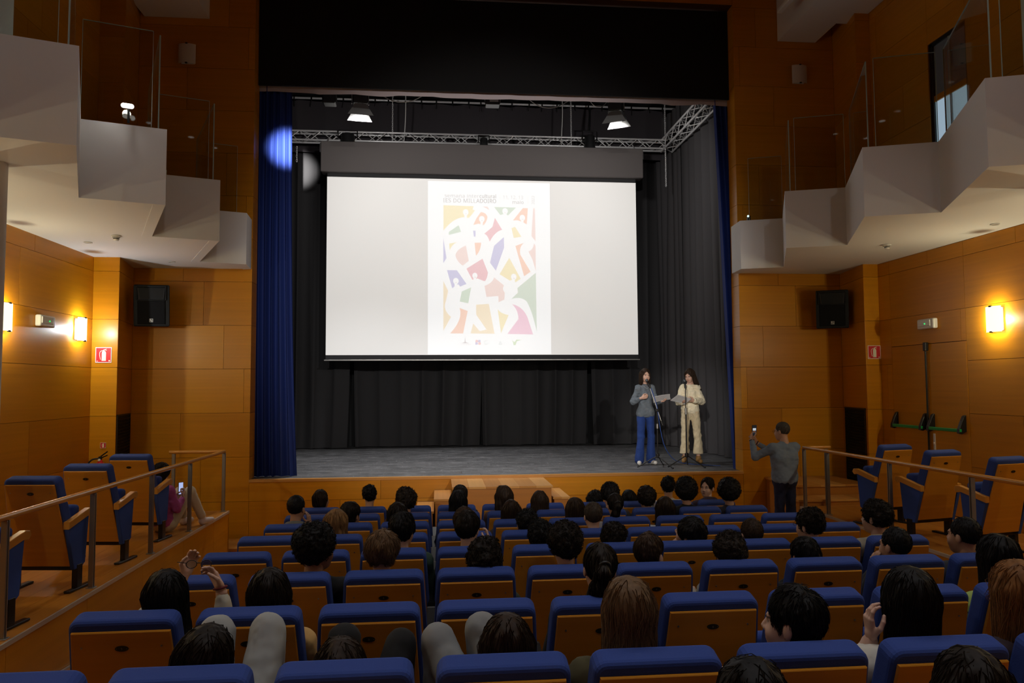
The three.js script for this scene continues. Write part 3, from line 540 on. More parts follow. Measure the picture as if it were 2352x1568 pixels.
// ------------------------------------------------------------------ loudspeakers
function loudspeaker(label, x, y, z, turn) {
  const t = thing('loudspeaker', label, 'loudspeaker', [x, y, z], turn); t.rotation.order = 'YXZ'; t.rotation.x = 0.1;
  const w = 0.44, h = 0.61;
  const sh = new THREE.Shape([[-w / 2, 0.14], [w / 2, 0.14], [w / 2 - 0.02, 0.02], [0.12, -0.2], [-0.12, -0.2], [-w / 2 + 0.02, 0.02]].map(p => new THREE.Vector2(...p)));
  const g = new THREE.ExtrudeGeometry(sh, { depth: h - 0.04, bevelEnabled: true, bevelSize: 0.02, bevelThickness: 0.02, bevelSegments: 3 }); g.rotateX(-Math.PI / 2); g.scale(1, 1, -1);
  { const ix = []; const n = g.attributes.position.count; for (let i = 0; i < n; i += 3) ix.push(i, i + 2, i + 1); g.setIndex(ix); }
  const gg = g.toNonIndexed(); gg.computeVertexNormals(); gg.translate(0, -h / 2 + 0.02, 0);
  part('cabinet', gg, M.speaker, t);
  part('woofer_grille', rbox(w - 0.06, 0.34, 0.02, 0.01, 0, -0.1, 0.162), M.grille, t);
  // horn: four sloping faces round a dark throat
  const horn = new THREE.BufferGeometry(); const o = [[-0.19, 0.265], [0.19, 0.265], [0.17, 0.085], [-0.17, 0.085]], q = [[-0.07, 0.225], [0.07, 0.225], [0.07, 0.175], [-0.07, 0.175]], pos = [], id = [];
  o.forEach(p => pos.push(p[0], p[1], 0.172)); q.forEach(p => pos.push(p[0], p[1], 0.08)); for (let i = 0; i < 4; i++) { const j = (i + 1) % 4; id.push(i, 4 + i, j, j, 4 + i, 4 + j); } id.push(4, 6, 5, 4, 7, 6);
  horn.setAttribute('position', new THREE.Float32BufferAttribute(pos, 3)); horn.setIndex(id); const hn = horn.toNonIndexed(); hn.computeVertexNormals();
  part('horn_rim', merge([rbox(w - 0.02, 0.025, 0.03, 0.008, 0, 0.282, 0.16), rbox(0.02, 0.2, 0.03, 0.006, -0.2, 0.18, 0.16), rbox(0.02, 0.2, 0.03, 0.006, 0.2, 0.18, 0.16), rbox(w - 0.06, 0.015, 0.03, 0.006, 0, 0.076, 0.16)]), M.speaker, t);
  part('horn', hn, new THREE.MeshStandardMaterial({ color: lin(0.02, 0.021, 0.024), roughness: 0.45, side: THREE.DoubleSide }), t);
  const cv = document.createElement('canvas'); cv.width = cv.height = 64; const c = cv.getContext('2d'); c.fillStyle = '#0c0d0e'; c.fillRect(0, 0, 64, 64); c.strokeStyle = '#d8d8d8'; c.lineWidth = 5; c.strokeRect(5, 5, 54, 54);
  c.fillStyle = '#e4e4e4'; c.font = 'bold 34px sans-serif'; c.fillText('E', 11, 38); c.fillText('V', 30, 50);
  const tex = new THREE.CanvasTexture(cv); tex.colorSpace = THREE.SRGBColorSpace;
  part('badge', box(0.052, 0.052, 0.004, 0.0, -0.215, 0.174), new THREE.MeshStandardMaterial({ map: tex, roughness: 0.4 }), t);
  part('wall_bracket', merge([rbox(0.12, 0.12, 0.03, 0.01, 0, 0, -0.36), rbox(0.05, 0.05, 0.2, 0.01, 0, 0, -0.27)]), M.blackMetal, t);
}
loudspeaker('black loudspeaker with horn on the wall left of the stage', -5.16, 3.67, -11.7, 0.12);
loudspeaker('black loudspeaker on the wall right of the stage', 5.36, 3.66, -11.7, -0.45);

// ------------------------------------------------------------------ wall lamps
function shadeGeo(w, h) {                                // curved glass shield
  const g = new THREE.CylinderGeometry(0.16, 0.16, h, 20, 1, true, -0.75, 1.5); const k = w / (2 * 0.16 * Math.sin(0.75)); g.scale(k, 1, k * 0.8); g.translate(0, 0, -0.16 * k * 0.8 * Math.cos(0.75)); return g;
}
function sconce(label, x, y, z, turn, color, cd, on = true) {
  const t = thing('wall_lamp', label, 'wall lamp', [x, y, z], turn);
  const glow = on ? new THREE.MeshStandardMaterial({ color: lin(0.8, 0.8, 0.78), emissive: color, emissiveIntensity: 1.5, roughness: 0.4, side: THREE.DoubleSide })
    : new THREE.MeshStandardMaterial({ color: lin(0.62, 0.58, 0.55), roughness: 0.5, side: THREE.DoubleSide });
  part('back_plate', rbox(0.2, 0.28, 0.02, 0.005, 0, 0, 0.01), M.whitePlastic, t);
  part('glass_shade', shadeGeo(0.26, 0.31).translate(0, 0, 0.06), glow, t);
  for (const s of [-1, 1]) part('clip', rbox(0.035, 0.02, 0.03, 0.006, 0, s * 0.155, 0.098), M.blackMetal, t);
  if (on) {
    part('bulb', (() => { const g = new THREE.CapsuleGeometry(0.016, 0.08, 4, 10); g.translate(0, 0, 0.045); return g; })(), new THREE.MeshStandardMaterial({ color: lin(1, 1, 1), emissive: color, emissiveIntensity: 2.2 }), t);
    const L = new THREE.PointLight(color, cd, 0, 2); L.position.set(x + Math.sin(turn) * 0.085, y, z + Math.cos(turn) * 0.085); L.castShadow = true; L.shadow.radius = 0.7; L.name = 'wall_lamp_glow'; scene.add(L);
  }
}
const WARM = lin(1, 0.90, 0.58), COOL = lin(0.92, 0.97, 1);
sconce('bright white wall lamp beside the left pillar under the balcony', -HALF, 3.24, -10.67, Math.PI / 2, COOL, LIGHT.sconceCool);
const lampSpots = [-8.86, -6.95, -5.0, -3.0];  // all but the first are out of view, lighting wall and soffit
const lampNth = ['second', 'third', 'fourth', 'fifth'];
lampSpots.forEach((z, i) => sconce(i ? `warm wall lamp out of view on the left wall, ${lampNth[i]} from the stage` : 'warm glowing wall lamp at the left edge beside the white column', -HALF, 3.24, z, Math.PI / 2, WARM, LIGHT.sconce));
[-8.57, -6.66, -4.75, -2.8].forEach((z, i) => sconce(i ? `warm wall lamp out of view on the right wall, ${lampNth[i - 1]} from the stage` : 'warm glowing wall lamp right of the double door', HALF, 3.22, z, -Math.PI / 2, WARM, LIGHT.sconce));  // likewise out of view after the first
sconce('unlit white wall lamp high on the front wall, left of the arch', -4.87, 7.655, FRONT, 0, WARM, 0, false);
sconce('unlit white wall lamp high on the front wall, right of the arch', 5.1, 7.67, FRONT, 0, WARM, 0, false);
{ // glowing oval in place of a lamp reflection in the left balcony glass
  const t = thing('glass_reflection', 'small glowing oval standing in for a lamp reflection in the left balcony glass', 'lamp', [-3.99, 5.20, -7.62]);
  part('reflection_foot', rbox(0.02, 0.14, 0.02, 0.006, 0.0, -0.09, -0.03), M.blackMetal, t);
  const g = new THREE.CapsuleGeometry(0.024, 0.075, 6, 14); g.rotateZ(Math.PI / 2 - 0.12);
  part('diffuser', g, new THREE.MeshStandardMaterial({ color: lin(1, 1, 1), emissive: lin(1, 0.97, 0.9), emissiveIntensity: 1.6 }), t);  // self-lit oval imitating the reflected lamp
  const L = new THREE.PointLight(lin(1, 0.97, 0.9), 0.15, 0, 2); L.position.set(-3.99, 5.25, -7.55); L.shadow.radius = 2; L.castShadow = true; L.name = 'glass_reflection_glow'; scene.add(L);
}
// emergency lights
function emergency(label, x, y, z, turn) {
  const t = thing('emergency_light', label, 'emergency light', [x, y, z], turn);
  part('housing', rbox(0.36, 0.14, 0.07, 0.02, 0, 0, 0.035), M.whitePlastic, t);
  part('diffuser', rbox(0.27, 0.09, 0.03, 0.012, -0.02, 0.01, 0.065), new THREE.MeshStandardMaterial({ color: lin(0.75, 0.76, 0.74), roughness: 0.25 }), t);
  const g = new THREE.SphereGeometry(0.009, 10, 8); g.translate(0.01, 0, 0.083); part('indicator', g, new THREE.MeshStandardMaterial({ color: lin(0, 0.2, 0.05), emissive: lin(0.05, 0.9, 0.2), emissiveIntensity: 1.2 }), t);
}
emergency('white emergency light with green dot between the left wall lamps', -HALF, 3.27, -9.76, Math.PI / 2);
emergency('white emergency light with green dot above the double door', HALF, 3.27, -9.86, -Math.PI / 2);
{ const t = thing('indicator_lamp', 'tiny bright greenish indicator lamp above the right balcony', 'lamp', [4.02, 5.17, -11.75]);
  part('lamp_base', rbox(0.05, 0.22, 0.05, 0.01, 0.02, -0.1, -0.03), M.black, t); const g = new THREE.SphereGeometry(0.018, 12, 8); part('lens', g, new THREE.MeshStandardMaterial({ color: lin(0.6, 1, 0.9), emissive: lin(0.7, 1, 0.9), emissiveIntensity: 1.2 }), t); }
// fire signs
function fireSign(label, x, y, z, s, name = 'fire_sign') {
  const cv = document.createElement('canvas'); cv.width = cv.height = 256; const c = cv.getContext('2d'); c.fillStyle = '#ece7da'; c.fillRect(0, 0, 256, 256); c.fillStyle = '#c81e24'; c.fillRect(9, 9, 238, 238);
  c.fillStyle = '#e9e6cf'; c.strokeStyle = '#e9e6cf'; c.beginPath(); c.moveTo(100, 226); c.lineTo(100, 92); c.quadraticCurveTo(104, 66, 122, 58); c.lineTo(122, 44); c.lineTo(142, 44); c.lineTo(142, 58); c.quadraticCurveTo(164, 66, 168, 92); c.lineTo(168, 226); c.closePath(); c.fill();
  c.lineWidth = 8; c.beginPath(); c.moveTo(122, 46); c.lineTo(176, 26); c.moveTo(140, 40); c.lineTo(178, 52); c.stroke(); c.lineWidth = 9; c.beginPath(); c.moveTo(120, 54); c.quadraticCurveTo(58, 56, 66, 130); c.quadraticCurveTo(72, 170, 84, 206); c.stroke();
  c.fillRect(18, 224, 26, 5); c.fillRect(20, 232, 18, 5); c.fillRect(212, 214, 22, 22);
  const tex = new THREE.CanvasTexture(cv); tex.colorSpace = THREE.SRGBColorSpace;
  const t = thing(name, label, 'sign', [x, y, z]); part('sign_plate', rbox(s, s, 0.006, 0.002, 0, 0, 0.003), M.whitePlastic, t);
  const pg = new THREE.PlaneGeometry(s * 0.99, s * 0.99); pg.translate(0, 0, 0.0068); part('print', pg, new THREE.MeshStandardMaterial({ map: tex, roughness: 0.45 }), t);
}
fireSign('red and white fire extinguisher sign on the left pillar', -5.605, 2.915, -11.1, 0.215);
fireSign('red and white fire extinguisher sign on the right pillar', 5.665, 2.935, -11.05, 0.205);
fireSign('tiny red fire sign low on the left pillar', -5.58, 1.665, -11.1, 0.075);
{ // extinguisher
  const t = thing('fire_extinguisher', 'red fire extinguisher hanging on the left pillar behind the chairs', 'extinguisher', [-5.56, 1.02, -10.97]);
  part('cylinder', new THREE.LatheGeometry([[0, 0], [0.075, 0], [0.08, 0.02], [0.08, 0.34], [0.06, 0.40], [0.03, 0.43], [0.025, 0.46], [0, 0.46]].map(p => new THREE.Vector2(...p)), 24), M.red, t);
  part('valve', merge([rbox(0.04, 0.05, 0.04, 0.008, 0, 0.48, 0), rod(V(0, 0.5, 0), V(0.1, 0.57, 0.02), 0.009), rod(V(0, 0.48, 0), V(0.1, 0.52, 0.02), 0.008)]), M.blackMetal, t);
  part('hose', tube([V(-0.01, 0.48, 0.02), V(-0.1, 0.46, 0.03), V(-0.16, 0.36, 0.03), V(-0.13, 0.15, 0.03), V(-0.1, 0.06, 0.02)], 0.011), M.black, t);
  part('gauge', (() => { const g = new THREE.CylinderGeometry(0.016, 0.016, 0.014, 14); g.rotateX(Math.PI / 2); g.translate(0, 0.46, 0.035); return g; })(), M.whitePlastic, t);
}
// ventilation grilles in the inner pillar faces
function vent(label, a, b, y0, y1, s) {
  const dx = b[0] - a[0], dz = b[1] - a[1], L = Math.hypot(dx, dz), th = Math.atan2(-dz, dx), t = thing('vent_grille', label, 'grille', [(a[0] + b[0]) / 2, 0, (a[1] + b[1]) / 2], th);
  part('recess', bb(-L / 2, L / 2, y0, y1, 0.001, 0.004), M.darkGap, t);
  part('grille_frame', merge([bb(-L / 2, L / 2, y0, y0 + 0.02, 0, 0.014), bb(-L / 2, L / 2, y1 - 0.02, y1, 0, 0.014), bb(-L / 2, -L / 2 + 0.02, y0, y1, 0, 0.014), bb(L / 2 - 0.02, L / 2, y0, y1, 0, 0.014)]), M.blackMetal, t);
  const n = Math.round((y1 - y0 - 0.04) / 0.045);
  for (let i = 0; i < n; i++) { const g = box(L - 0.04, 0.004, 0.024); g.rotateX(0.5); g.translate(0, y0 + 0.04 + i * 0.045, 0.012); part('slat', g, M.blackMetal, t); }
}
vent('tall black ventilation grille in the left pillar', [-5.425, -11.13], [-5.595, -12.02], 0.85, 2.08, 1);
vent('tall black ventilation grille in the right pillar', [5.715, -12.02], [5.545, -11.13], 0.85, 2.08, -1);
// double door with panic bars
{
  const w = struct('door_1', 'flush veneered double door with green panic bars');
  const mid = (D0 + D1) / 2 + 0.02, x = HALF;
  for (const [a, b, m] of [[D0 + 0.006, mid - 0.004, 0], [mid + 0.004, D1 - 0.006, 2]]) {
    const leaf = part('door_leaf', uvMetres(bb(x - 0.002, x + 0.05, PLAT + 0.01, DT - 0.006, a, b), 'z', m, m), M.panel[m], w);
    const y = 1.865, A = a + 0.05, B = b - 0.05;
    part('panic_bar', rbox(0.03, 0.042, B - A, 0.008, x - 0.085, y - 0.02, (A + B) / 2), M.green, leaf);
    for (const z of [A + 0.03, B - 0.03]) {
      const s = new THREE.Shape([[0, -0.03], [-0.06, -0.06], [-0.095, -0.05], [-0.09, 0.0], [-0.05, 0.1], [-0.02, 0.16], [0, 0.17]].map(p => new THREE.Vector2(...p)));
      const g = new THREE.ExtrudeGeometry(s, { depth: 0.04, bevelEnabled: true, bevelSize: 0.006, bevelThickness: 0.006, bevelSegments: 2 }); g.translate(x - 0.004, y, z - 0.02); part('bar_arm', g, M.blackMetal, leaf);
    }
  }
  part('latch_rod', merge([rod(V(x - 0.03, PLAT + 0.03, mid), V(x - 0.03, 3.0, mid), 0.013, 10), rbox(0.05, 0.12, 0.06, 0.01, x - 0.03, 2.96, mid + 0.005)]), M.blackMetal, w);
  part('lock_plate', merge([rbox(0.01, 0.22, 0.04, 0.003, x - 0.007, 1.66, mid + 0.09), rbox(0.02, 0.03, 0.02, 0.005, x - 0.014, 1.64, mid + 0.09)]), M.alu, w);
  part('seam', bb(x - 0.001, x + 0.04, PLAT, DT, mid - 0.004, mid + 0.004), M.darkGap, w);
}
// smoke detectors and small recessed fittings in the soffits
function detector(label, x, z) {
  const t = thing('smoke_detector', label, 'smoke detector', [x, SOFFIT, z]);
  part('base', (() => { const g = new THREE.CylinderGeometry(0.055, 0.055, 0.015, 24); g.translate(0, -0.0075, 0); return g; })(), M.whitePlastic, t);
  part('sensor', new THREE.LatheGeometry([[0, -0.058], [0.028, -0.055], [0.034, -0.04], [0.03, -0.028], [0.045, -0.015], [0, -0.015]].map(p => new THREE.Vector2(...p)), 20), M.whitePlastic, t);
  part('slots', (() => { const g = new THREE.CylinderGeometry(0.0345, 0.0345, 0.01, 20); g.translate(0, -0.034, 0); return g; })(), M.blackMetal, t);
}
detector('white smoke detector under the left balcony', -4.84, -9.53); detector('white smoke detector under the right balcony', 4.94, -9.46);
for (const [x, z, l] of [[-5.36, -9.98, 'flush round fitting in the left soffit near the wall'], [-4.83, -11.43, 'flush round fitting in the left soffit near the stage'], [5.45, -8.15, 'flush round fitting in the right soffit near the wall']]) {
  const t = thing('ceiling_fitting', l, 'fitting', [x, SOFFIT, z]);
  part('rim', (() => { const g = new THREE.TorusGeometry(0.045, 0.006, 8, 28); g.rotateX(Math.PI / 2); g.translate(0, -0.003, 0); return g; })(), M.whitePlastic, t);
  part('disc', (() => { const g = new THREE.CylinderGeometry(0.042, 0.042, 0.004, 24); g.translate(0, -0.002, 0); return g; })(), M.steel, t);
}
solo('ceiling_fixture', rbox(0.09, 0.07, 1.4, 0.015, 4.42, 8.36, -10.6), M.whitePlastic, 'pale slim ceiling fixture at the top right of the arch', 'fixture');
// the upper lobby of the left balcony: low partition seen through the glass
solo('balcony_partition', rbox(0.5, 0.55, 0.06, 0.01, -4.55, 4.86, -9.6), M.white, 'low pale partition behind the left balcony glass', 'partition');
solo('balcony_partition', rbox(0.9, 0.62, 0.06, 0.01, 4.75, 4.9, -10.6), M.white, 'low pale partition behind the right balcony glass', 'partition');

// ------------------------------------------------------------------ seats
const plateMats = {};
function plateMat(n) {
  if (plateMats[n]) return plateMats[n];
  const cv = document.createElement('canvas'); cv.width = 128; cv.height = 64; const c = cv.getContext('2d'); c.fillStyle = '#17140f'; c.fillRect(0, 0, 128, 64);
  c.fillStyle = '#77736a'; c.font = 'bold 34px sans-serif'; c.textAlign = 'center'; c.fillText(String(n), 64, 44); c.beginPath(); c.arc(16, 32, 4, 0, 7); c.arc(112, 32, 4, 0, 7); c.fill();
  const tex = new THREE.CanvasTexture(cv); tex.colorSpace = THREE.SRGBColorSpace; return plateMats[n] = new THREE.MeshStandardMaterial({ map: tex, roughness: 0.35, metalness: 0.3 });
}
const SEAT = (() => {
  const rec = Math.atan2(0.19, 0.71);
  const lean = (g) => { g.rotateX(rec); return g; };
  const trap = (w0, w1, h, r) => { // w0 bottom half width, w1 top half width, rounded top corners
    const s = new THREE.Shape(); s.moveTo(-w0, 0); s.lineTo(w0, 0); s.lineTo(w1 + (w0 - w1) * r / h, h - r); s.quadraticCurveTo(w1, h, w1 - r, h); s.lineTo(-w1 + r, h); s.quadraticCurveTo(-w1, h, -w1 - (w0 - w1) * r / h, h - r); s.closePath(); return s;
  };
  // leaning frame: bottom edge of the back at y .22, z -.19
  const place = g => { lean(g); g.translate(0, 0.215, -0.195); return g; };
  const o = {};
  { const s = new THREE.Shape([[-0.252, 0], [0.252, 0], [0.208, 0.735], [-0.208, 0.735]].map(p => new THREE.Vector2(...p)));
    const g = new THREE.ExtrudeGeometry(s, { depth: 0.010, bevelEnabled: true, bevelSize: 0.003, bevelThickness: 0.003, bevelSegments: 1 }); g.translate(0, 0, -0.010); o.panel = uvMetres(place(g), 'x'); }
  { const g = new THREE.ExtrudeGeometry(trap(0.243, 0.209, 0.56, 0.028), { depth: 0.062, bevelEnabled: true, bevelSize: 0.02, bevelThickness: 0.02, bevelSegments: 3, curveSegments: 5 }); g.translate(0, 0.205, -0.094); o.back = uvMetres(place(g), 'x'); }
  { const g = rbox(0.44, 0.1, 0.44, 0.035, 0, 0, 0, 3); const dn = g.clone(); dn.rotateX(0.06); dn.translate(0, 0.41, -0.45); o.seatDown = uvMetres(dn, 'x'); const up = g.clone(); up.rotateX(Math.PI / 2 - 0.12); up.translate(0, 0.5, -0.31); o.seatUp = uvMetres(up, 'x'); }
  { const s = new THREE.Shape([[-0.10, 0.0], [-0.40, 0.075], [-0.44, 0.07], [-0.455, 0.04], [-0.43, 0.012], [-0.38, 0.022], [-0.10, -0.05]].map(p => new THREE.Vector2(...p)));
    const g = new THREE.ExtrudeGeometry(s, { depth: 0.044, bevelEnabled: true, bevelSize: 0.006, bevelThickness: 0.006, bevelSegments: 2 }); g.rotateY(-Math.PI / 2); o.arm = uvMetres(g.translate(0.022, 0.60, 0), 'z'); }
  { const s = new THREE.Shape([[-0.10, 0.55], [-0.39, 0.62], [-0.35, 0.22], [-0.30, 0.19], [-0.20, 0.19]].map(p => new THREE.Vector2(...p)));
    const g = new THREE.ExtrudeGeometry(s, { depth: 0.032, bevelEnabled: true, bevelSize: 0.004, bevelThickness: 0.004, bevelSegments: 1 }); g.rotateY(-Math.PI / 2); o.side = uvMetres(g.translate(0.016, 0, 0), 'z'); }
  o.leg = rbox(0.05, 0.22, 0.08, 0.006, 0, 0.11, -0.27);
  { const g = rbox(0.055, 0.02, 0.36, 0.008, 0, 0, 0); g.rotateX(0.0); g.translate(0, 0.012, -0.3); o.foot = g; }
  o.beam = rbox(0.5, 0.06, 0.06, 0.008, 0, 0.2, -0.26);
  { const g = new THREE.CylinderGeometry(0.029, 0.029, 0.004, 24); g.rotateX(Math.PI / 2); g.scale(1, 0.46, 1); const uv = g.attributes.uv, p = g.attributes.position; for (let i = 0; i < uv.count; i++) uv.setXY(i, 0.5 + p.getX(i) / 0.06, 0.5 + p.getY(i) / 0.028); g.translate(0, 0.66, 0.004); o.plate = place(g); }
  { o.screw = merge([-1, 1].map(s => { const g = new THREE.CylinderGeometry(0.0045, 0.0045, 0.004, 10); g.rotateX(Math.PI / 2); g.translate(s * 0.17, 0.668, 0.004); return place(g); })); }
  return o;
})();
function seat(name, label, group, x, y, z, turn, num, both, down, darkArm) {
  const t = thing(name, label, 'seat', [x, y, z], turn, group);
  part('back_panel', SEAT.panel, M.seatWood, t); const c = part('back_cushion', SEAT.back, M.blue, t);
  part('seat_cushion', down ? SEAT.seatDown : SEAT.seatUp, M.blue, t);
  part('number_plate', SEAT.plate, plateMat(num), t); part('screw', SEAT.screw, M.steel, t);
  part('support_beam', SEAT.beam, M.blackMetal, t);
  for (const s of both ? [-1, 1] : [1]) {
    part('armrest', SEAT.arm, darkArm ? M.blackMetal : M.armWood, t).position.x = s * 0.27; part('side_panel', SEAT.side, M.blueSide, t).position.x = s * 0.27;
    part('leg', SEAT.leg, M.blackMetal, t).position.x = s * 0.27; part('foot', SEAT.foot, M.blackMetal, t).position.x = s * 0.27;
  }
  return t;
}
const NTH = ['first', 'second', 'third', 'fourth', 'fifth', 'sixth', 'seventh', 'eighth', 'ninth', 'tenth'];
const rowD = k => 2.63 + 0.95 * k, colX = c => -0.97 + 0.225 + 0.54 * c;
// ------------------------------------------------------------------ figures: distance fields meshed with surface nets
const clamp01 = t => t < 0 ? 0 : t > 1 ? 1 : t;
const smin = (a, b, k) => { const h = k - Math.abs(a - b); return h > 0 ? Math.min(a, b) - h * h / (4 * k) : Math.min(a, b); };
const smax = (a, b, k) => -smin(-a, -b, k);
function cap(a, b, ra, rb = ra) {
  const ax = a.x, ay = a.y, az = a.z, bx = b.x - ax, by = b.y - ay, bz = b.z - az, q = 1 / Math.max(1e-9, bx * bx + by * by + bz * bz);
  return (x, y, z) => { x -= ax; y -= ay; z -= az; const t = clamp01((x * bx + y * by + z * bz) * q); x -= bx * t; y -= by * t; z -= bz * t; return Math.sqrt(x * x + y * y + z * z) - ra - (rb - ra) * t; };
}
function ell(cx, cy, cz, rx, ry, rz) {
  return (x, y, z) => { x = (x - cx) / rx; y = (y - cy) / ry; z = (z - cz) / rz; const k0 = Math.sqrt(x * x + y * y + z * z); x /= rx; y /= ry; z /= rz; const k1 = Math.sqrt(x * x + y * y + z * z); return k1 > 1e-9 ? k0 * (k0 - 1) / k1 : -Math.min(rx, ry, rz); };
}
function uni(list) { // [[fn,k],...]
  return (x, y, z) => { let d = 1e3; for (let i = 0; i < list.length; i++) { const e = list[i][0](x, y, z); d = i ? smin(d, e, list[i][1]) : e; } return d; };
}
function nets(f, lo, hi, cell) {
  const nx = Math.ceil((hi.x - lo.x) / cell) + 2, ny = Math.ceil((hi.y - lo.y) / cell) + 2, nz = Math.ceil((hi.z - lo.z) / cell) + 2;
  const ox = lo.x - cell / 2, oy = lo.y - cell / 2, oz = lo.z - cell / 2, val = new Float32Array(nx * ny * nz), B = 4, rad = B * cell * 0.9 * 1.7;
  const at = (i, j, k) => (k * ny + j) * nx + i;
  for (let k0 = 0; k0 < nz; k0 += B) for (let j0 = 0; j0 < ny; j0 += B) for (let i0 = 0; i0 < nx; i0 += B) {
    const c = f(ox + (i0 + 1.5) * cell, oy + (j0 + 1.5) * cell, oz + (k0 + 1.5) * cell), skip = Math.abs(c) > rad;
    for (let k = k0; k < Math.min(nz, k0 + B); k++) for (let j = j0; j < Math.min(ny, j0 + B); j++) for (let i = i0; i < Math.min(nx, i0 + B); i++)
      val[at(i, j, k)] = skip ? c : f(ox + i * cell, oy + j * cell, oz + k * cell);
  }
  const vi = new Int32Array(nx * ny * nz).fill(-1), pos = [], nor = [], idx = [];
  const E = [[0, 1], [0, 2], [0, 4], [1, 3], [1, 5], [2, 3], [2, 6], [3, 7], [4, 5], [4, 6], [5, 7], [6, 7]], v8 = new Float32Array(8);
  for (let k = 0; k < nz - 1; k++) for (let j = 0; j < ny - 1; j++) for (let i = 0; i < nx - 1; i++) {
    let m = 0; for (let q = 0; q < 8; q++) { v8[q] = val[at(i + (q & 1), j + (q >> 1 & 1), k + (q >> 2))]; if (v8[q] < 0) m |= 1 << q; }
    if (m === 0 || m === 255) continue;
    let x = 0, y = 0, z = 0, n = 0;
    for (const [a, b] of E) if ((v8[a] < 0) !== (v8[b] < 0)) { const t = v8[a] / (v8[a] - v8[b]); x += (a & 1) + ((b & 1) - (a & 1)) * t; y += (a >> 1 & 1) + ((b >> 1 & 1) - (a >> 1 & 1)) * t; z += (a >> 2) + ((b >> 2) - (a >> 2)) * t; n++; }
    const px = ox + (i + x / n) * cell, py = oy + (j + y / n) * cell, pz = oz + (k + z / n) * cell, e = cell * 0.5;
    vi[at(i, j, k)] = pos.length / 3; pos.push(px, py, pz);
    let gx = f(px + e, py, pz) - f(px - e, py, pz), gy = f(px, py + e, pz) - f(px, py - e, pz), gz = f(px, py, pz + e) - f(px, py, pz - e); const L = Math.hypot(gx, gy, gz) || 1; nor.push(gx / L, gy / L, gz / L);
  }
  const quad = (a, b, c, d, flip) => { if (a < 0 || b < 0 || c < 0 || d < 0) return; if (flip) idx.push(a, c, b, a, d, c); else idx.push(a, b, c, a, c, d); };
  for (let k = 1; k < nz - 1; k++) for (let j = 1; j < ny - 1; j++) for (let i = 1; i < nx - 1; i++) {
    const s = val[at(i, j, k)] < 0;
    if (s !== (val[at(i + 1, j, k)] < 0)) quad(vi[at(i, j - 1, k - 1)], vi[at(i, j, k - 1)], vi[at(i, j, k)], vi[at(i, j - 1, k)], !s);
    if (s !== (val[at(i, j + 1, k)] < 0)) quad(vi[at(i - 1, j, k - 1)], vi[at(i - 1, j, k)], vi[at(i, j, k)], vi[at(i, j, k - 1)], !s);
    if (s !== (val[at(i, j, k + 1)] < 0)) quad(vi[at(i - 1, j - 1, k)], vi[at(i, j - 1, k)], vi[at(i, j, k)], vi[at(i - 1, j, k)], !s);
  }
  const g = new THREE.BufferGeometry(); g.setAttribute('position', new THREE.Float32BufferAttribute(pos, 3)); g.setAttribute('normal', new THREE.Float32BufferAttribute(nor, 3)); g.setIndex(idx); return g;
}
function paint(g, fn) { const p = g.attributes.position, c = new Float32Array(p.count * 3); for (let i = 0; i < p.count; i++) { const q = fn(p.getX(i), p.getY(i), p.getZ(i)); c[3 * i] = q[0]; c[3 * i + 1] = q[1]; c[3 * i + 2] = q[2]; } g.setAttribute('color', new THREE.BufferAttribute(c, 3)); return g; }
const joinGeo = list => mergeGeometries(list.map(g => { const h = g.index ? g.toNonIndexed() : g.clone(); h.deleteAttribute('uv'); return h; }));

// head, looking towards -z, centre between the ears, 24 cm high
const headField = uni([
  [ell(0, 0.032, 0.012, 0.075, 0.090, 0.095), 0], [ell(0, -0.045, -0.030, 0.059, 0.083, 0.066), 0.04], [ell(0, -0.098, -0.058, 0.030, 0.023, 0.028), 0.035],
  [ell(-0.036, -0.045, -0.066, 0.022, 0.026, 0.020), 0.03], [ell(0.036, -0.045, -0.066, 0.022, 0.026, 0.020), 0.03], [cap(V(-0.034, 0.016, -0.082), V(0.034, 0.016, -0.082), 0.010), 0.02],
  [cap(V(0, 0.006, -0.092), V(0, -0.034, -0.113), 0.0075, 0.0115), 0.012], [cap(V(-0.011, -0.040, -0.102), V(0.011, -0.040, -0.102), 0.0085), 0.01],
  [cap(V(-0.017, -0.068, -0.089), V(0.017, -0.068, -0.089), 0.0075), 0.012], [cap(V(-0.013, -0.077, -0.087), V(0.013, -0.077, -0.087), 0.0075), 0.01],
  [ell(-0.077, -0.012, 0.012, 0.011, 0.032, 0.019), 0.008], [ell(0.077, -0.012, 0.012, 0.011, 0.032, 0.019), 0.008],
]);
const headSDF = (x, y, z) => { let d = headField(x, y, z); for (const s of [-1, 1]) d = smax(d, -(Math.hypot(x - s * 0.030, y + 0.002, z + 0.104) - 0.0135), 0.014); return d; };
const headCache = {};
const headGeo = cell => headCache[cell] ??= nets((x, y, z) => smin(headSDF(x, y, z), cap(V(0, -0.06, 0.022), V(0, -0.16, 0.04), 0.05, 0.053)(x, y, z), 0.03), V(-0.1, -0.2, -0.14), V(0.1, 0.14, 0.13), cell);
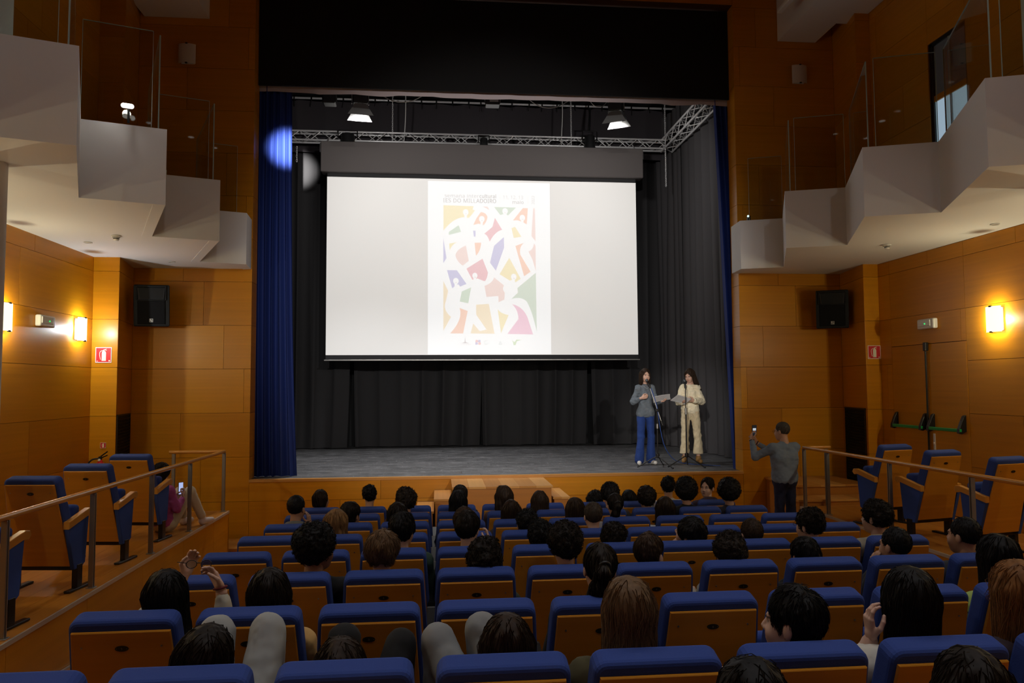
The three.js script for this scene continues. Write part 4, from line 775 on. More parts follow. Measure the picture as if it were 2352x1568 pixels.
function skinFace(skin, lips = [0.8, 0.45, 0.42], brow = [0.04, 0.025, 0.018]) {
  return (x, y, z) => {
    if (z < -0.06) {
      const ax = Math.abs(x) - 0.031, e = (ax / 0.0135) ** 2 + ((y + 0.002) / 0.0062) ** 2;
      if (e < 1) return (ax * ax + (y + 0.002) ** 2) < 0.000036 ? [0.02, 0.013, 0.01] : [0.5, 0.46, 0.43];
      if (e < 1.5 && y > -0.002) return [0.03, 0.02, 0.016];
      if ((ax / 0.019) ** 2 + ((y - 0.0185 + ax * ax * 14) / 0.0042) ** 2 < 1) return brow;
      if ((x / 0.023) ** 2 + ((y + 0.0725) / 0.0095) ** 2 < 1) return Math.abs(y + 0.0725) < 0.0016 ? [skin[0] * 0.25, skin[1] * 0.15, skin[2] * 0.15] : [skin[0] * lips[0] * 1.05, skin[1] * lips[1] * 1.1, skin[2] * lips[2] * 1.2];
    }
    return skin;
  };
}
// hands (right hand: palm +z, fingers +y, thumb +x)
const handCache = {};
function handGeo(curl, cell = 0.0045) {
  const key = curl + '_' + cell; if (handCache[key]) return handCache[key];
  const L = [[cap(V(0, -0.03, 0), V(0, 0.015, 0), 0.026, 0.024), 0]];
  for (const x of [-0.027, -0.009, 0.009, 0.027]) L.push([cap(V(x * 0.7, 0.012, 0), V(x, 0.082, 0), 0.0145, 0.0125), 0.012]);
  const fing = (bx, by, len, r, c0, spread) => { let p = V(bx, by, 0), a = c0; for (const [q, k] of [[0.45, 1], [0.31, 1.15], [0.24, 0.9]]) { const d = V(spread * Math.cos(a), Math.cos(a), Math.sin(a)), n = p.clone().addScaledVector(d, len * q); L.push([cap(p, n, r, r * 0.9), 0.004]); p = n; a += curl * k; r *= 0.92; } };
  fing(0.027, 0.084, 0.074, 0.0092, curl * 0.5, 0.06); fing(0.009, 0.088, 0.082, 0.0095, curl * 0.6, 0.01); fing(-0.009, 0.086, 0.076, 0.009, curl * 0.7, -0.03); fing(-0.026, 0.08, 0.06, 0.008, curl * 0.8, -0.09);
  const t0 = V(0.022, 0.018, 0.006), t1 = V(0.05, 0.05, 0.018 + curl * 0.012), t2 = V(0.056 - curl * 0.012, 0.078, 0.03 + curl * 0.02), t3 = V(0.054 - curl * 0.024, 0.1, 0.038 + curl * 0.024);
  L.push([cap(t0, t1, 0.014, 0.0115), 0.012], [cap(t1, t2, 0.0112, 0.0102), 0.004], [cap(t2, t3, 0.0102, 0.0085), 0.003]);
  return handCache[key] = nets(uni(L), V(-0.07, -0.06, -0.03), V(0.09, 0.2, 0.12), cell);
}
function placedHand(wrist, dir, palm, left, curl, s = 1, cell) {
  const y = dir.clone().normalize(), z = palm.clone().addScaledVector(y, -palm.dot(y)).normalize(), x = V().crossVectors(y, z); if (left) x.negate();
  const m = new THREE.Matrix4().makeBasis(x.multiplyScalar(s), y.multiplyScalar(s), z.multiplyScalar(s)).setPosition(wrist), g = handGeo(curl, cell).clone();
  if (left) { const a = g.index.array; for (let i = 0; i < a.length; i += 3) { const t = a[i]; a[i] = a[i + 1]; a[i + 1] = t; } }
  g.applyMatrix4(m); return g;
}
// hair in head space
function hairShape(o) {
  const { style, t = 0.02, len = 0.2, s = 1, amp = 0.004, freq = 40 } = o, L = [[ell(0, 0.036 + t * 0.15, 0.018, 0.074 + t, 0.088 + t, 0.092 + t), 0]];
  if (style === 'long' || style === 'bob') {
    for (let i = -2; i <= 2; i++) L.push([cap(V(0.028 * i, 0.02, 0.058 - 0.012 * Math.abs(i)), V(0.036 * i + (o.sweep ?? 0), -len, 0.072 - 0.014 * Math.abs(i)), 0.05, style === 'bob' ? 0.038 : 0.03), 0.03]);
    for (const q of [-1, 1]) L.push([cap(V(q * 0.062, 0.01, -0.008), V(q * (style === 'bob' ? 0.074 : 0.085) + (o.sweep ?? 0), -len * 0.95, 0.012), 0.032, 0.024), 0.03]);
    if (o.front) for (const q of [-1, 1]) L.push([cap(V(q * 0.07, -0.02, -0.035), V(q * 0.10, -len * 0.9, -0.06), 0.022, 0.02), 0.025]);
  }
  if (style === 'tail') { const P = [V(0, 0.055, 0.105), V(-0.01, 0.01, 0.138), V(-0.025, -0.06, 0.132), V(-0.045, -0.12, 0.112), V(-0.06, -0.16, 0.095)], R = [0.024, 0.036, 0.044, 0.036, 0.014]; for (let i = 0; i < 4; i++) L.push([cap(P[i], P[i + 1], R[i], R[i + 1]), 0.02]); }
  if (o.top) L.push([ell(0, 0.09, -0.015, 0.062, 0.045 + o.top, 0.08), 0.03]);
  const base = uni(L), face = ell(0, -0.06, -0.108, style === 'long' || style === 'bob' ? 0.062 : 0.07, 0.138, 0.086), earL = ell(-0.085, -0.02, 0.008, 0.03, 0.036, 0.024), earR = ell(0.085, -0.02, 0.008, 0.03, 0.036, 0.024);
  const nape = o.nape ?? 0.05;
  return (x, y, z) => {
    let d = base(x, y, z);
    if (amp && d < 0.06) { d -= amp * noise(x * freq + s * 9, y * freq * (style === 'long' || style === 'bob' || style === 'tail' ? 0.25 : 1), z * freq + s); if (o.lump) d -= o.lump * noise(x * 14 + s, y * 14, z * 14 + s * 3); }
    d = smax(d, -face(x, y, z), 0.012);
    if (style === 'short' || style === 'buzz' || style === 'curly') { d = smax(d, -(y + nape + 0.42 * z), 0.012); if (style !== 'curly' || t < 0.03) { d = smax(d, -earL(x, y, z), 0.01); d = smax(d, -earR(x, y, z), 0.01); } }
    if (style === 'afro') d = smax(d, -(y + 0.075 + 0.5 * z), 0.02);
    if (style === 'tail') { const c = -(y + 0.07 + 0.4 * z); if (z < 0.095) d = smax(d, c, 0.012); }
    return d;
  };
}
function hairGeo(o, cell, nStrand) {
  const f = hairShape(o), deep = (o.style === 'long' || o.style === 'bob') ? o.len + 0.08 : o.style === 'tail' ? 0.31 : 0.12, w = 0.1 + (o.t ?? 0.02) + 0.03;
  const g = nets(f, V(-w - 0.05, -deep, -0.15 - (o.t ?? 0)), V(w + 0.05, 0.16 + (o.t ?? 0) + (o.top ?? 0), 0.2), cell);
  const c = o.color, tone = (k) => [c[0] * k, c[1] * k, c[2] * k];
  paint(g, (x, y, z) => tone(0.85 + 0.35 * noise(x * 120, y * 16, z * 120)));
  const P = g.attributes.position, n = P.count, pos = [], nor = [], col = [], id = [];
  const long = o.style === 'long' || o.style === 'bob' || o.style === 'tail', wild = o.style === 'curly' || o.style === 'afro';
  const grad = (p) => { const e = 0.004; return V(f(p.x + e, p.y, p.z) - f(p.x - e, p.y, p.z), f(p.x, p.y + e, p.z) - f(p.x, p.y - e, p.z), f(p.x, p.y, p.z + e) - f(p.x, p.y, p.z - e)).normalize(); };
  for (let q = 0; q < nStrand; q++) {
    const i = (rnd() * n) | 0, p = V(P.getX(i), P.getY(i), P.getZ(i)); let gN = grad(p); if (gN.y < -0.75 || !isFinite(gN.x)) continue;
    const steps = 5, step = (o.strand ?? (long ? 0.03 : wild ? 0.009 : 0.009)) * rr(0.7, 1.3), r = (long ? 0.0022 : wild ? 0.0032 : 0.0026) * rr(0.7, 1.3), k = rr(0.65, 1.3), pts = [];
    const rv = V(rr(-1, 1), rr(-1, 1), rr(-1, 1)), lift = long ? rr(-0.001, 0.003) : wild ? rr(0.004, 0.014) : rr(0.001, o.spike ?? 0.008);
    for (let s = 0; s <= steps; s++) {
      pts.push(p.clone().addScaledVector(gN, s === 0 ? -0.004 : lift * (long ? 1 : s / steps)));
      let fl = V(p.x * 2, p.y > 0.1 ? -0.1 : -1, (p.z - 0.03) * (p.y > 0.07 ? 8 : 2)); if (p.y > 0.07) fl.x *= 4; if (wild) fl = rv.clone().addScaledVector(V(Math.sin(s * 1.9 + q), Math.cos(s * 2.1 + q), Math.sin(s + q * 2)), 1.2); else fl.addScaledVector(rv, o.mess ?? 0.25);
      fl.addScaledVector(gN, -fl.dot(gN)).normalize(); p.addScaledVector(fl, step); const d = f(p.x, p.y, p.z); p.addScaledVector(gN, -d * 0.8); const g2 = grad(p); if (isFinite(g2.x)) gN = g2;
    }
    const b = pos.length / 3; const sd = V().crossVectors(gN, V().subVectors(pts[steps], pts[0]).normalize()).normalize();
    for (let s = 0; s <= steps; s++) { const rad = r * (1 - 0.85 * (s / steps)); for (let a = 0; a < 3; a++) { const th = a * 2.094, dv = sd.clone().multiplyScalar(Math.cos(th)).addScaledVector(gN, Math.sin(th)); pos.push(pts[s].x + dv.x * rad, pts[s].y + dv.y * rad, pts[s].z + dv.z * rad); nor.push(dv.x, dv.y, dv.z); col.push(c[0] * k, c[1] * k, c[2] * k); } }
    for (let s = 0; s < steps; s++) for (let a = 0; a < 3; a++) { const a1 = (a + 1) % 3, u = b + s * 3; id.push(u + a, u + a1, u + 3 + a, u + a1, u + 3 + a1, u + 3 + a); }
  }
  const h = new THREE.BufferGeometry(); h.setAttribute('position', new THREE.Float32BufferAttribute(pos, 3)); h.setAttribute('normal', new THREE.Float32BufferAttribute(nor, 3)); h.setAttribute('color', new THREE.Float32BufferAttribute(col, 3)); h.setIndex(id);
  return joinGeo([g, h]);
}
const skinMat = new THREE.MeshPhysicalMaterial({ vertexColors: true, roughness: 0.55, sheen: 0.2, sheenRoughness: 0.5 });
const hairMat = new THREE.MeshPhysicalMaterial({ vertexColors: true, roughness: 0.6, specularIntensity: 0.35 });
const clothMats = {};
function clothMat(rgb, rough = 0.92) { const k = rgb.join() + rough; return clothMats[k] ??= new THREE.MeshPhysicalMaterial({ color: srgb(...rgb), roughness: rough, sheen: 0.3, sheenRoughness: 0.6, sheenColor: srgb(...rgb) }); }
const bounds = (pts, m) => { const b = new THREE.Box3().setFromPoints(pts); b.min.addScalar(-m); b.max.addScalar(m); return b; };
/* J: joints of the figure. o: look. Builds body (one skin mesh), hair, top, trousers, shoes. */
function figure(t, J, o) {
  const { cell = 0.022, hcell = 0.009, hs = 1, skin = [0.52, 0.30, 0.2] } = o, hw = o.hw ?? 0.06, tr = o.tr ?? 0.108;
  const side = (p, x) => p.clone().add(J.right.clone().multiplyScalar(x));
  // body
  const B = [[cap(side(J.pv, -0.05), side(J.pv, 0.05), tr - 0.035), 0], [cap(side(J.pv, 0), side(J.ch, 0), tr - 0.04), 0.03], [cap(side(J.ch, -hw), side(J.ch, hw), tr - 0.035), 0.03], [cap(J.nb, J.hc.clone().add(V(0, -0.06, 0.02).multiplyScalar(hs).applyEuler(J.hr)), 0.054 * hs, 0.05 * hs), 0.03]];
  const T = [[cap(side(J.pv, -0.05), side(J.pv, 0.05), tr * (o.waist ?? 1)), 0], [cap(side(J.pv, -0.045), side(J.ch, -hw), tr * 0.95, tr), 0.04], [cap(side(J.pv, 0.045), side(J.ch, hw), tr * 0.95, tr), 0.04], [cap(J.nb.clone().add(V(0, -0.035 - (o.low ?? 0), 0)), J.nb.clone().add(V(0, -0.012 - (o.low ?? 0), 0)), 0.066, 0.058), 0.05]];
  const Lg = [[cap(side(J.pv, -0.05).add(V(0, -0.02, 0)), side(J.pv, 0.05).add(V(0, -0.02, 0)), tr * 1.0), 0]];
  const S = [], extra = [];
  const sl = o.sleeve ?? 1, ll = o.leg ?? 1, fl = o.flare ?? 0;
  for (const q of ['L', 'R']) {
    const s = J['s' + q], e = J['e' + q], w = J['w' + q], h = J['h' + q], k = J['k' + q], a = J['a' + q];
    B.push([cap(J.nb.clone().add(V(0, -0.05, 0)), s, 0.042, 0.042), 0.03], [cap(s, e, 0.042, 0.035), 0.03], [cap(e, w, 0.037, 0.026), 0.015]);
    const we = e.clone().lerp(w, o.cuff ?? 0.93);
    const sr = o.shR ?? 0.062; T.push([cap(J.nb.clone().add(V(0, -0.045 - (o.low ?? 0) * 0.6, 0)), s, 0.055, sr), 0.05], [cap(s, e, sr * 0.95 * (1 + (sl - 1) * 0.3), 0.05 * sl), 0.04], [cap(e, we, 0.05 * sl, 0.037 * (o.cuffR ?? 1)), 0.02]);
    B.push([cap(h, k, 0.07, 0.05), 0.03], [cap(k, a, 0.05, 0.035), 0.02]);
    const hem = k.clone().lerp(a, o.hem ?? 0.95);
    Lg.push([cap(h, k, 0.084 * ll, 0.064 * ll), 0.035], [cap(k, hem, 0.064 * ll, (0.052 + fl) * ll), 0.02]);
    const toe = J['t' + q]; S.push([cap(a.clone().add(V(0, -0.04, 0)), toe, 0.042, 0.036), 0]);
    S.push([cap(a.clone(), a.clone().add(V(0, -0.045, 0)), o.boot ? 0.05 : 0.04, 0.043), 0.02]);
    if (J['d' + q]) extra.push(placedHand(w, J['d' + q], J['p' + q], q === 'L', o['curl' + q] ?? 0.5, o.handScale ?? (0.92 * hs), o.handCell ?? 0.006));
  }
  const pts = Object.values(J).filter(v => v.isVector3 && v !== J.right && !['dL', 'dR', 'pL', 'pR'].some(n => J[n] === v));
  const bx = bounds(pts.filter(p => p !== J.hc), 0.14);
  const bf = uni(B), bodyG = nets(bf, bx.min, bx.max, cell);
  paint(bodyG, () => skin);
  const hm = new THREE.Matrix4().compose(J.hc, new THREE.Quaternion().setFromEuler(J.hr), V(hs, hs, hs));
  const hg = paint(headGeo(hcell).clone(), skinFace(skin, undefined, o.brow ?? o.hair?.color?.map(c => c * 0.7))); hg.applyMatrix4(hm);
  extra.forEach(g => paint(g, () => skin));
  const flat = [bodyG, hg, ...extra];
  part('body', joinGeo(flat), skinMat, t);
  if (o.hair) { const g = hairGeo(o.hair, o.hairCell ?? 0.009, o.strands ?? 350); g.applyMatrix4(hm); part('hair', g, hairMat, t); }
  // top
  if (o.peplum) { T.push([cap(side(J.pv, -0.06).add(V(0, -0.02, 0)), side(J.pv, 0.06).add(V(0, -0.02, 0)), tr * 1.12), 0.03]); T.push([cap(side(J.pv, -0.075).add(V(0, -0.07, 0)), side(J.pv, 0.075).add(V(0, -0.07, 0)), tr * 1.14), 0.05]); }
  if (o.puff) for (const q of ['L', 'R']) T.push([((p) => ell(p.x, p.y, p.z, 0.06, 0.075, 0.062))(J['s' + q].clone().add(V(0, -0.03, 0))), 0.03]);
  if (o.hood) T.push([cap(J.nb.clone().add(V(-0.06, 0.0, 0.06)), J.nb.clone().add(V(0.06, 0.0, 0.06)), 0.05), 0.04]);
  const tf0 = uni(T), wr = o.wrinkle ?? 0.006, sd = o.seed ?? 1, hemY = o.hemY;
  const tf = (x, y, z) => { let d = tf0(x, y, z); if (d < 0.08) d -= wr * noise(x * 16 + sd, y * 22, z * 16) + wr * 0.6 * noise(x * 34, y * 40 + sd, z * 34); if (hemY !== undefined) d = smax(d, hemY - y, 0.01); return d; };
  const tb = bounds(pts.filter(p => ![J.hc, J.kL, J.kR, J.aL, J.aR, J.tL, J.tR].includes(p)), 0.18); const topM = part(o.topName ?? 'sweater', nets(tf, tb.min, tb.max, o.clothCell ?? cell), clothMat(o.top), t);
  const lf0 = uni(Lg); const lf = (x, y, z) => { let d = lf0(x, y, z); if (d < 0.08) d -= wr * 0.8 * noise(x * 18, y * 14 + sd, z * 18) + wr * 0.4 * noise(x * 40, y * 30, z * 40); if (o.hemFloor !== undefined) d = smax(d, o.hemFloor - y, 0.008); return d; };
  const lb = bounds([J.pv, J.hL, J.hR, J.kL, J.kR, J.aL, J.aR], 0.16); part('trousers', nets(lf, lb.min, lb.max, o.clothCell ?? cell), clothMat(o.pants), t);
  for (const [i, q] of [[0, 'L'], [2, 'R']]) { const sb = bounds([J['a' + q], J['t' + q]], 0.1); part('shoe', nets(uni([S[i], S[i + 1]]), sb.min, sb.max, o.shoeCell ?? 0.016), clothMat(o.shoes ?? [40, 38, 38], 0.6), t); }
  return topM;
}
// glasses on a head
function spectacles(t, J, hs, m = M.blackMetal) {
  const gs = []; for (const s of [-1, 1]) { const r = new THREE.TorusGeometry(0.021, 0.0018, 6, 20); r.scale(1, 0.8, 1); r.translate(s * 0.031, -0.003, -0.112); gs.push(r, rod(V(s * 0.051, 0.002, -0.11), V(s * 0.079, 0.0, 0.01), 0.0016, 5)); } gs.push(rod(V(-0.011, 0, -0.113), V(0.011, 0, -0.113), 0.0016, 5));
  const g = merge(gs); g.applyMatrix4(new THREE.Matrix4().compose(J.hc, new THREE.Quaternion().setFromEuler(J.hr), V(hs, hs, hs))); part('glasses', g, m, t);
}
// ------------------------------------------------------------------ the audience
const HAIR = { black: [0.008, 0.007, 0.007], darkBrown: [0.013, 0.0085, 0.006], brown: [0.032, 0.018, 0.0105], lightBrown: [0.15, 0.088, 0.045], blond: [0.22, 0.115, 0.042], auburn: [0.20, 0.085, 0.026], grey: [0.09, 0.08, 0.07], fade: [0.05, 0.035, 0.024] };
const H = {
  short: (color, x = {}) => ({ style: 'short', t: 0.018, color, amp: 0.005, freq: 45, lump: 0.008, ...x }),
  buzz: (color, x = {}) => ({ style: 'buzz', t: 0.007, color, amp: 0.0015, freq: 90, strand: 0.003, spike: 0.004, nape: 0.06, ...x }),
  curly: (color, x = {}) => ({ style: 'curly', t: 0.03, color, amp: 0.010, freq: 55, lump: 0.008, ...x }),
  afro: (color, x = {}) => ({ style: 'afro', t: 0.048, color, amp: 0.008, freq: 65, lump: 0.008, ...x }),
  long: (color, x = {}) => ({ style: 'long', t: 0.013, len: 0.30, color, amp: 0.004, freq: 60, ...x }),
  bob: (color, x = {}) => ({ style: 'bob', t: 0.016, len: 0.13, color, amp: 0.005, freq: 55, ...x }),
  tail: (color, x = {}) => ({ style: 'tail', t: 0.010, color, amp: 0.003, freq: 60, ...x }),
};
const seatsTaken = {};
let personSeed = 0;
function person(label, pos, turn = 0, group) { return thing('person', label, 'person', pos, turn, group); }
function seated(label, k, x, T, o) {
  const d = rowD(k), fl = floorY(d), t = person(label, [x, fl, -d], 0, 'seated audience');
  seatsTaken[k + '_' + Math.round((x + 0.745) / 0.54)] = true;
  const hs = o.hs ?? 0.95, q = (z) => z, hair = o.hair, ht = (hair.t ?? 0.02) * 1.15 + (hair.top ?? 0) * 0.6 + (hair.lump ? 0.004 : 0);
  const J = { right: V(1, 0, 0) };
  J.hc = V(o.lx ?? 0, T - (0.122 + ht) * hs, -0.225 - (o.fwd ?? 0)); J.hr = new THREE.Euler(o.pitch ?? 0.05, o.yaw ?? 0, o.roll ?? 0, 'YXZ');
  J.nb = J.hc.clone().add(V(-(o.lx ?? 0) * 0.5, -0.165 * hs, 0.03 + 0.2 * (o.fwd ?? 0)));
  const dy = J.nb.y - 0.53, L = 0.475, slide = Math.min(0.34, Math.max(0.06, dy < L ? Math.sqrt(L * L - dy * dy) : 0.06));
  J.pv = V(0, 0.54, J.nb.z - slide * 0.9); if (o.knees) J.pv.z = -0.5;
  J.ch = J.pv.clone().lerp(J.nb, 0.62);
  const sw = o.sw ?? 0.16;
  for (const [n, s] of [['L', -1], ['R', 1]]) {
    J['s' + n] = J.nb.clone().add(V(s * sw, -0.06, 0.005));
    J['h' + n] = J.pv.clone().add(V(s * 0.085, -0.03, -0.04)); J['k' + n] = V(s * 0.11, 0.53, Math.max(-0.84, J.pv.z - 0.45)); J['a' + n] = V(s * 0.11, 0.1, J['k' + n].z - 0.02); J['t' + n] = J['a' + n].clone().add(V(s * 0.02, -0.06, -0.13));
    J['e' + n] = J['s' + n].clone().add(V(s * 0.06, -0.25, -0.08)); J['w' + n] = V(s * 0.09, 0.66, J.pv.z - 0.22); J['d' + n] = V(-s * 0.3, -0.15, -1); J['p' + n] = V(0, -1, 0);
  }
  const arm = o.arm ?? '';
  const raise = (n, s, w, e, dir, palm) => { J['w' + n] = J.hc.clone().add(V(s * w[0], w[1], w[2])); J['e' + n] = J.hc.clone().add(V(s * e[0], e[1], e[2])); J['d' + n] = V(s * dir[0], dir[1], dir[2]); J['p' + n] = V(s * palm[0], palm[1], palm[2]); };
  if (arm.includes('cheekR')) raise('R', 1, [0.115, -0.16, -0.06], [0.22, -0.40, -0.10], [-0.15, 1, 0], [-1, 0, -0.3]);
  if (arm.includes('cheekL')) raise('L', -1, [0.115, -0.16, -0.06], [0.22, -0.40, -0.10], [-0.15, 1, 0], [-1, 0, -0.3]);
  if (arm.includes('headL')) raise('L', -1, [0.15, -0.13, -0.01], [0.26, -0.34, -0.04], [0.12, 1, 0.05], [-1, 0, 0.1]);
  if (arm.includes('phoneR')) raise('R', 1, [0.15, -0.15, -0.12], [0.24, -0.36, -0.05], [0.1, 1, -0.3], [-1, 0.1, -0.2]);
  if (arm.includes('downL')) raise('L', -1, [0.19, -0.20, 0.0], [0.13, -0.30, 0.06], [0.25, -1, 0.0], [-1, 0, 0]);
  if (arm.includes('up')) { raise('R', 1, [0.20, 0.0, -0.16], [0.25, -0.26, -0.14], [-0.55, 1, -0.1], [-0.6, 0.2, 0.5]); raise('L', -1, [0.0, 0.05, -0.26], [0.24, -0.22, -0.2], [-0.3, 0.8, -0.1], [-0.4, 0.2, 0.6]); }
  if (o.knees) { [J.kL, J.kR] = o.knees; J.aL = J.kL.clone().add(V(0, -0.46, -0.06)); J.aR = J.kR.clone().add(V(0, -0.46, -0.06)); J.tL = J.aL.clone().add(V(0, -0.05, -0.10)); J.tR = J.aR.clone().add(V(0, -0.05, -0.10)); }
  const near = k <= 1 ? 0 : k <= 3 ? 1 : 2;
  const top = figure(t, J, { cell: 0.024, clothCell: near === 0 ? 0.016 : 0.022, hcell: [0.0065, 0.008, 0.0105][near], hairCell: [0.0065, 0.008, 0.0105][near], strands: [1700, 1000, 600][near], handCell: near === 0 ? 0.005 : 0.008, seed: ++personSeed, top: [40, 40, 44], pants: [38, 42, 58], hs, ...o, hair: { s: personSeed, ...hair } });
  if (o.specs) spectacles(t, J, hs);
  if (o.watch) { const n = o.watch, w = J['w' + n], e = J['e' + n], dv = V().subVectors(w, e).normalize(), g = new THREE.TorusGeometry(0.03, 0.006, 6, 18); g.applyQuaternion(new THREE.Quaternion().setFromUnitVectors(V(0, 0, 1), dv)); g.translate(w.x, w.y, w.z); part('wristband', g, o.watchMat ?? M.alu, t); }
  if (o.stripes) for (let i = 0; i < 6; i++) { const g = new THREE.TorusGeometry(0.064, 0.006, 6, 20); const p = J.sL.clone().lerp(J.eL, 0.1 + i * 0.13); g.applyQuaternion(new THREE.Quaternion().setFromUnitVectors(V(0, 0, 1), V().subVectors(J.eL, J.sL).normalize())); g.translate(p.x, p.y, p.z); part('stripe', g, clothMat([60, 70, 40]), t); }
  if (o.tie) { const g = new THREE.TorusGeometry(0.026, 0.008, 8, 18); g.rotateX(0.5); g.translate(0, 0.045, 0.118); g.applyMatrix4(new THREE.Matrix4().compose(J.hc, new THREE.Quaternion().setFromEuler(J.hr), V(hs, hs, hs))); part('hair_tie', g, M.black, t); }
  return J;
}
const { black, darkBrown, brown, lightBrown, blond, auburn, fade } = HAIR;
const tan = [0.42, 0.23, 0.14], pale = [0.55, 0.34, 0.25];
// eighth and further rows (next to the stage)
seated('girl with smooth pulled-back brown hair, leftmost head beside the stage front', 7, -2.38, 1.196, { hair: H.bob(brown, { len: 0.05, t: 0.008 }), yaw: -0.7, top: [120, 50, 50], hs: 0.92 });
seated('short black curly head, second from left in the row nearest the stage', 7, -1.80, 1.243, { hair: H.curly(black, { t: 0.016 }), top: [20, 22, 30] });
seated('fluffy brown curly head left of the wooden stage steps', 6, -1.32, 1.264, { hair: H.curly(darkBrown.map(c => c * 1.6), { t: 0.045, lump: 0.016 }), top: [60, 40, 36] });
seated('dark bob in navy hoodie just before the wooden stage steps', 6, -0.75, 1.215, { hair: H.bob(black, { len: 0.1, t: 0.02 }), top: [28, 34, 60], hood: true });
seated('brown fluffy bob in front of the middle of the wooden stage steps', 6, -0.24, 1.268, { hair: H.bob(brown, { t: 0.022, len: 0.12, lump: 0.01 }), top: [90, 60, 50] });
seated('long straight brown hair in front of the right end of the stage steps', 6, 0.16, 1.193, { hair: H.long(brown), top: [50, 50, 56] });
seated('black curly head leaning low in a blue jacket, right of the stage steps', 7, 1.0, 1.127, { hair: H.curly(black, { t: 0.03 }), top: [36, 84, 140], roll: -0.25, lx: -0.03 });
seated('round black head low behind the dark ponytail, near the stage', 7, 1.416, 1.125, { hair: H.bob(black, { len: 0.08 }), top: [30, 30, 34] });
seated('short black curls with bare neck, left neighbour of the big black afro', 7, 1.93, 1.278, { hair: H.curly(black, { t: 0.02 }), top: [190, 186, 180], yaw: -0.3 });
seated('boy in dark purple hoodie turning round to face the camera', 7, 2.44, 1.259, { hair: H.short(darkBrown, { t: 0.012 }), yaw: 2.35, top: [56, 40, 56], hood: true, skin: pale, roll: 0.05 });
seated('dark head hidden behind the navy hoodie, closest to the wooden steps', 7, -0.7, 1.223, { hair: H.short(darkBrown, { t: 0.02 }), top: [40, 40, 44] });
seated('tall black curly head right of the wooden steps, before the apron', 6, 0.96, 1.275, { hair: H.curly(black, { t: 0.034 }), top: [70, 64, 60] });
// seventh row
seated('dark tousled head behind the blond bob on the left', 5, -1.814, 1.191, { hair: H.short(darkBrown, { t: 0.026, lump: 0.012 }), yaw: -0.4, top: [30, 30, 36] });
seated('dark brown rounded hair, left of the centre, behind the fluffy brown curls', 5, -1.364, 1.165, { hair: H.bob(darkBrown, { t: 0.026, len: 0.08 }), top: [40, 30, 34] });
seated('long brown hair before the fluffy bob at the centre', 5, -0.25, 1.168, { hair: H.long(brown, { len: 0.22 }), top: [60, 48, 44] });
seated('long brown hair just left of the boy with the shaved fade', 5, 0.39, 1.177, { hair: H.long(brown, { len: 0.22, t: 0.016 }), top: [46, 44, 50] });
seated('small dark ponytail behind the boy with the fade', 5, 0.8, 1.212, { hair: H.tail(darkBrown), tie: true, top: [150, 144, 140] });
seated('dark brown afro standing alone near the stage on the right', 6, 1.383, 1.229, { hair: H.afro(darkBrown.map(c => c * 1.2), { t: 0.036 }), top: [40, 38, 44] });
seated('very large black afro with black clothes near the stage', 6, 1.846, 1.324, { hair: H.afro(black, { t: 0.058 }), top: [14, 14, 15], sw: 0.2 });
seated('large black afro at the right end near the stage', 6, 2.348, 1.305, { hair: H.afro(black, { t: 0.058 }), top: [40, 36, 44] });
// sixth row
seated('close-cropped dark head in a grey hoodie, hand on cheek, left end', 5, -2.33, 1.25, { hair: H.buzz(black, { t: 0.011 }), arm: 'cheekR', top: [92, 92, 90], hood: true, yaw: -0.25, skin: tan });
seated('blond auburn bob on the left side', 4, -1.827, 1.191, { hair: H.bob(blond, { t: 0.024, len: 0.14, lump: 0.01 }), yaw: -0.35, top: [70, 60, 50] });
seated('dark blond head hidden behind the boy raising his hand', 4, -0.75, 1.183, { hair: H.short(brown.map(c => c * 1.2), { t: 0.024, lump: 0.01 }), top: [40, 40, 46] });
seated('dark wavy low head between two long brown heads at the centre', 4, -0.207, 1.157, { hair: H.curly(black, { t: 0.022, lump: 0.012 }), top: [60, 60, 64] });
seated('boy with shaved fade and protruding ears', 4, 0.38, 1.201, { hair: H.buzz(fade, { t: 0.010, nape: 0.02 }), top: [70, 66, 66], skin: pale });
seated('girl with long brown hair and a wristwatch, sixth row right', 5, 1.31, 1.167, { hair: H.long(brown.map(c => c * 0.8), { len: 0.2 }), arm: 'downL', watch: 'L', cuff: 0.4, top: [190, 186, 180] });
// fifth row
seated('dark thick hair with bare neck left of the centre', 3, -1.23, 1.238, { hair: H.short(black, { t: 0.026, nape: 0.045 }), yaw: -0.35, top: [40, 60, 50], skin: pale });
seated('boy with dark hair raising a hand to his glasses, centre', 3, -0.75, 1.234, { hair: H.short(darkBrown, { t: 0.018 }), arm: 'phoneR', top: [30, 30, 34], skin: pale, specs: true, yaw: -0.3 });
seated('dark curly head partly hidden by the tall bushy hair', 3, -0.21, 1.159, { hair: H.curly(black, { t: 0.024 }), top: [44, 44, 44] });
seated('low dark brown curls right of the tall bushy hair', 3, 0.34, 1.134, { hair: H.curly(darkBrown, { t: 0.022, lump: 0.012 }), top: [44, 40, 40] });
seated('dark head lolling left, cheek resting on a hand', 3, 0.93, 1.169, { hair: H.short(black, { t: 0.026 }), yaw: 0.9, roll: 0.35, pitch: 0.35, arm: 'cheekL', top: [60, 50, 50], skin: pale });
seated('small light brown cropped head, low in the fourth row right', 3, 1.415, 1.126, { hair: H.buzz(brown, { t: 0.010 }), top: [60, 60, 64] });
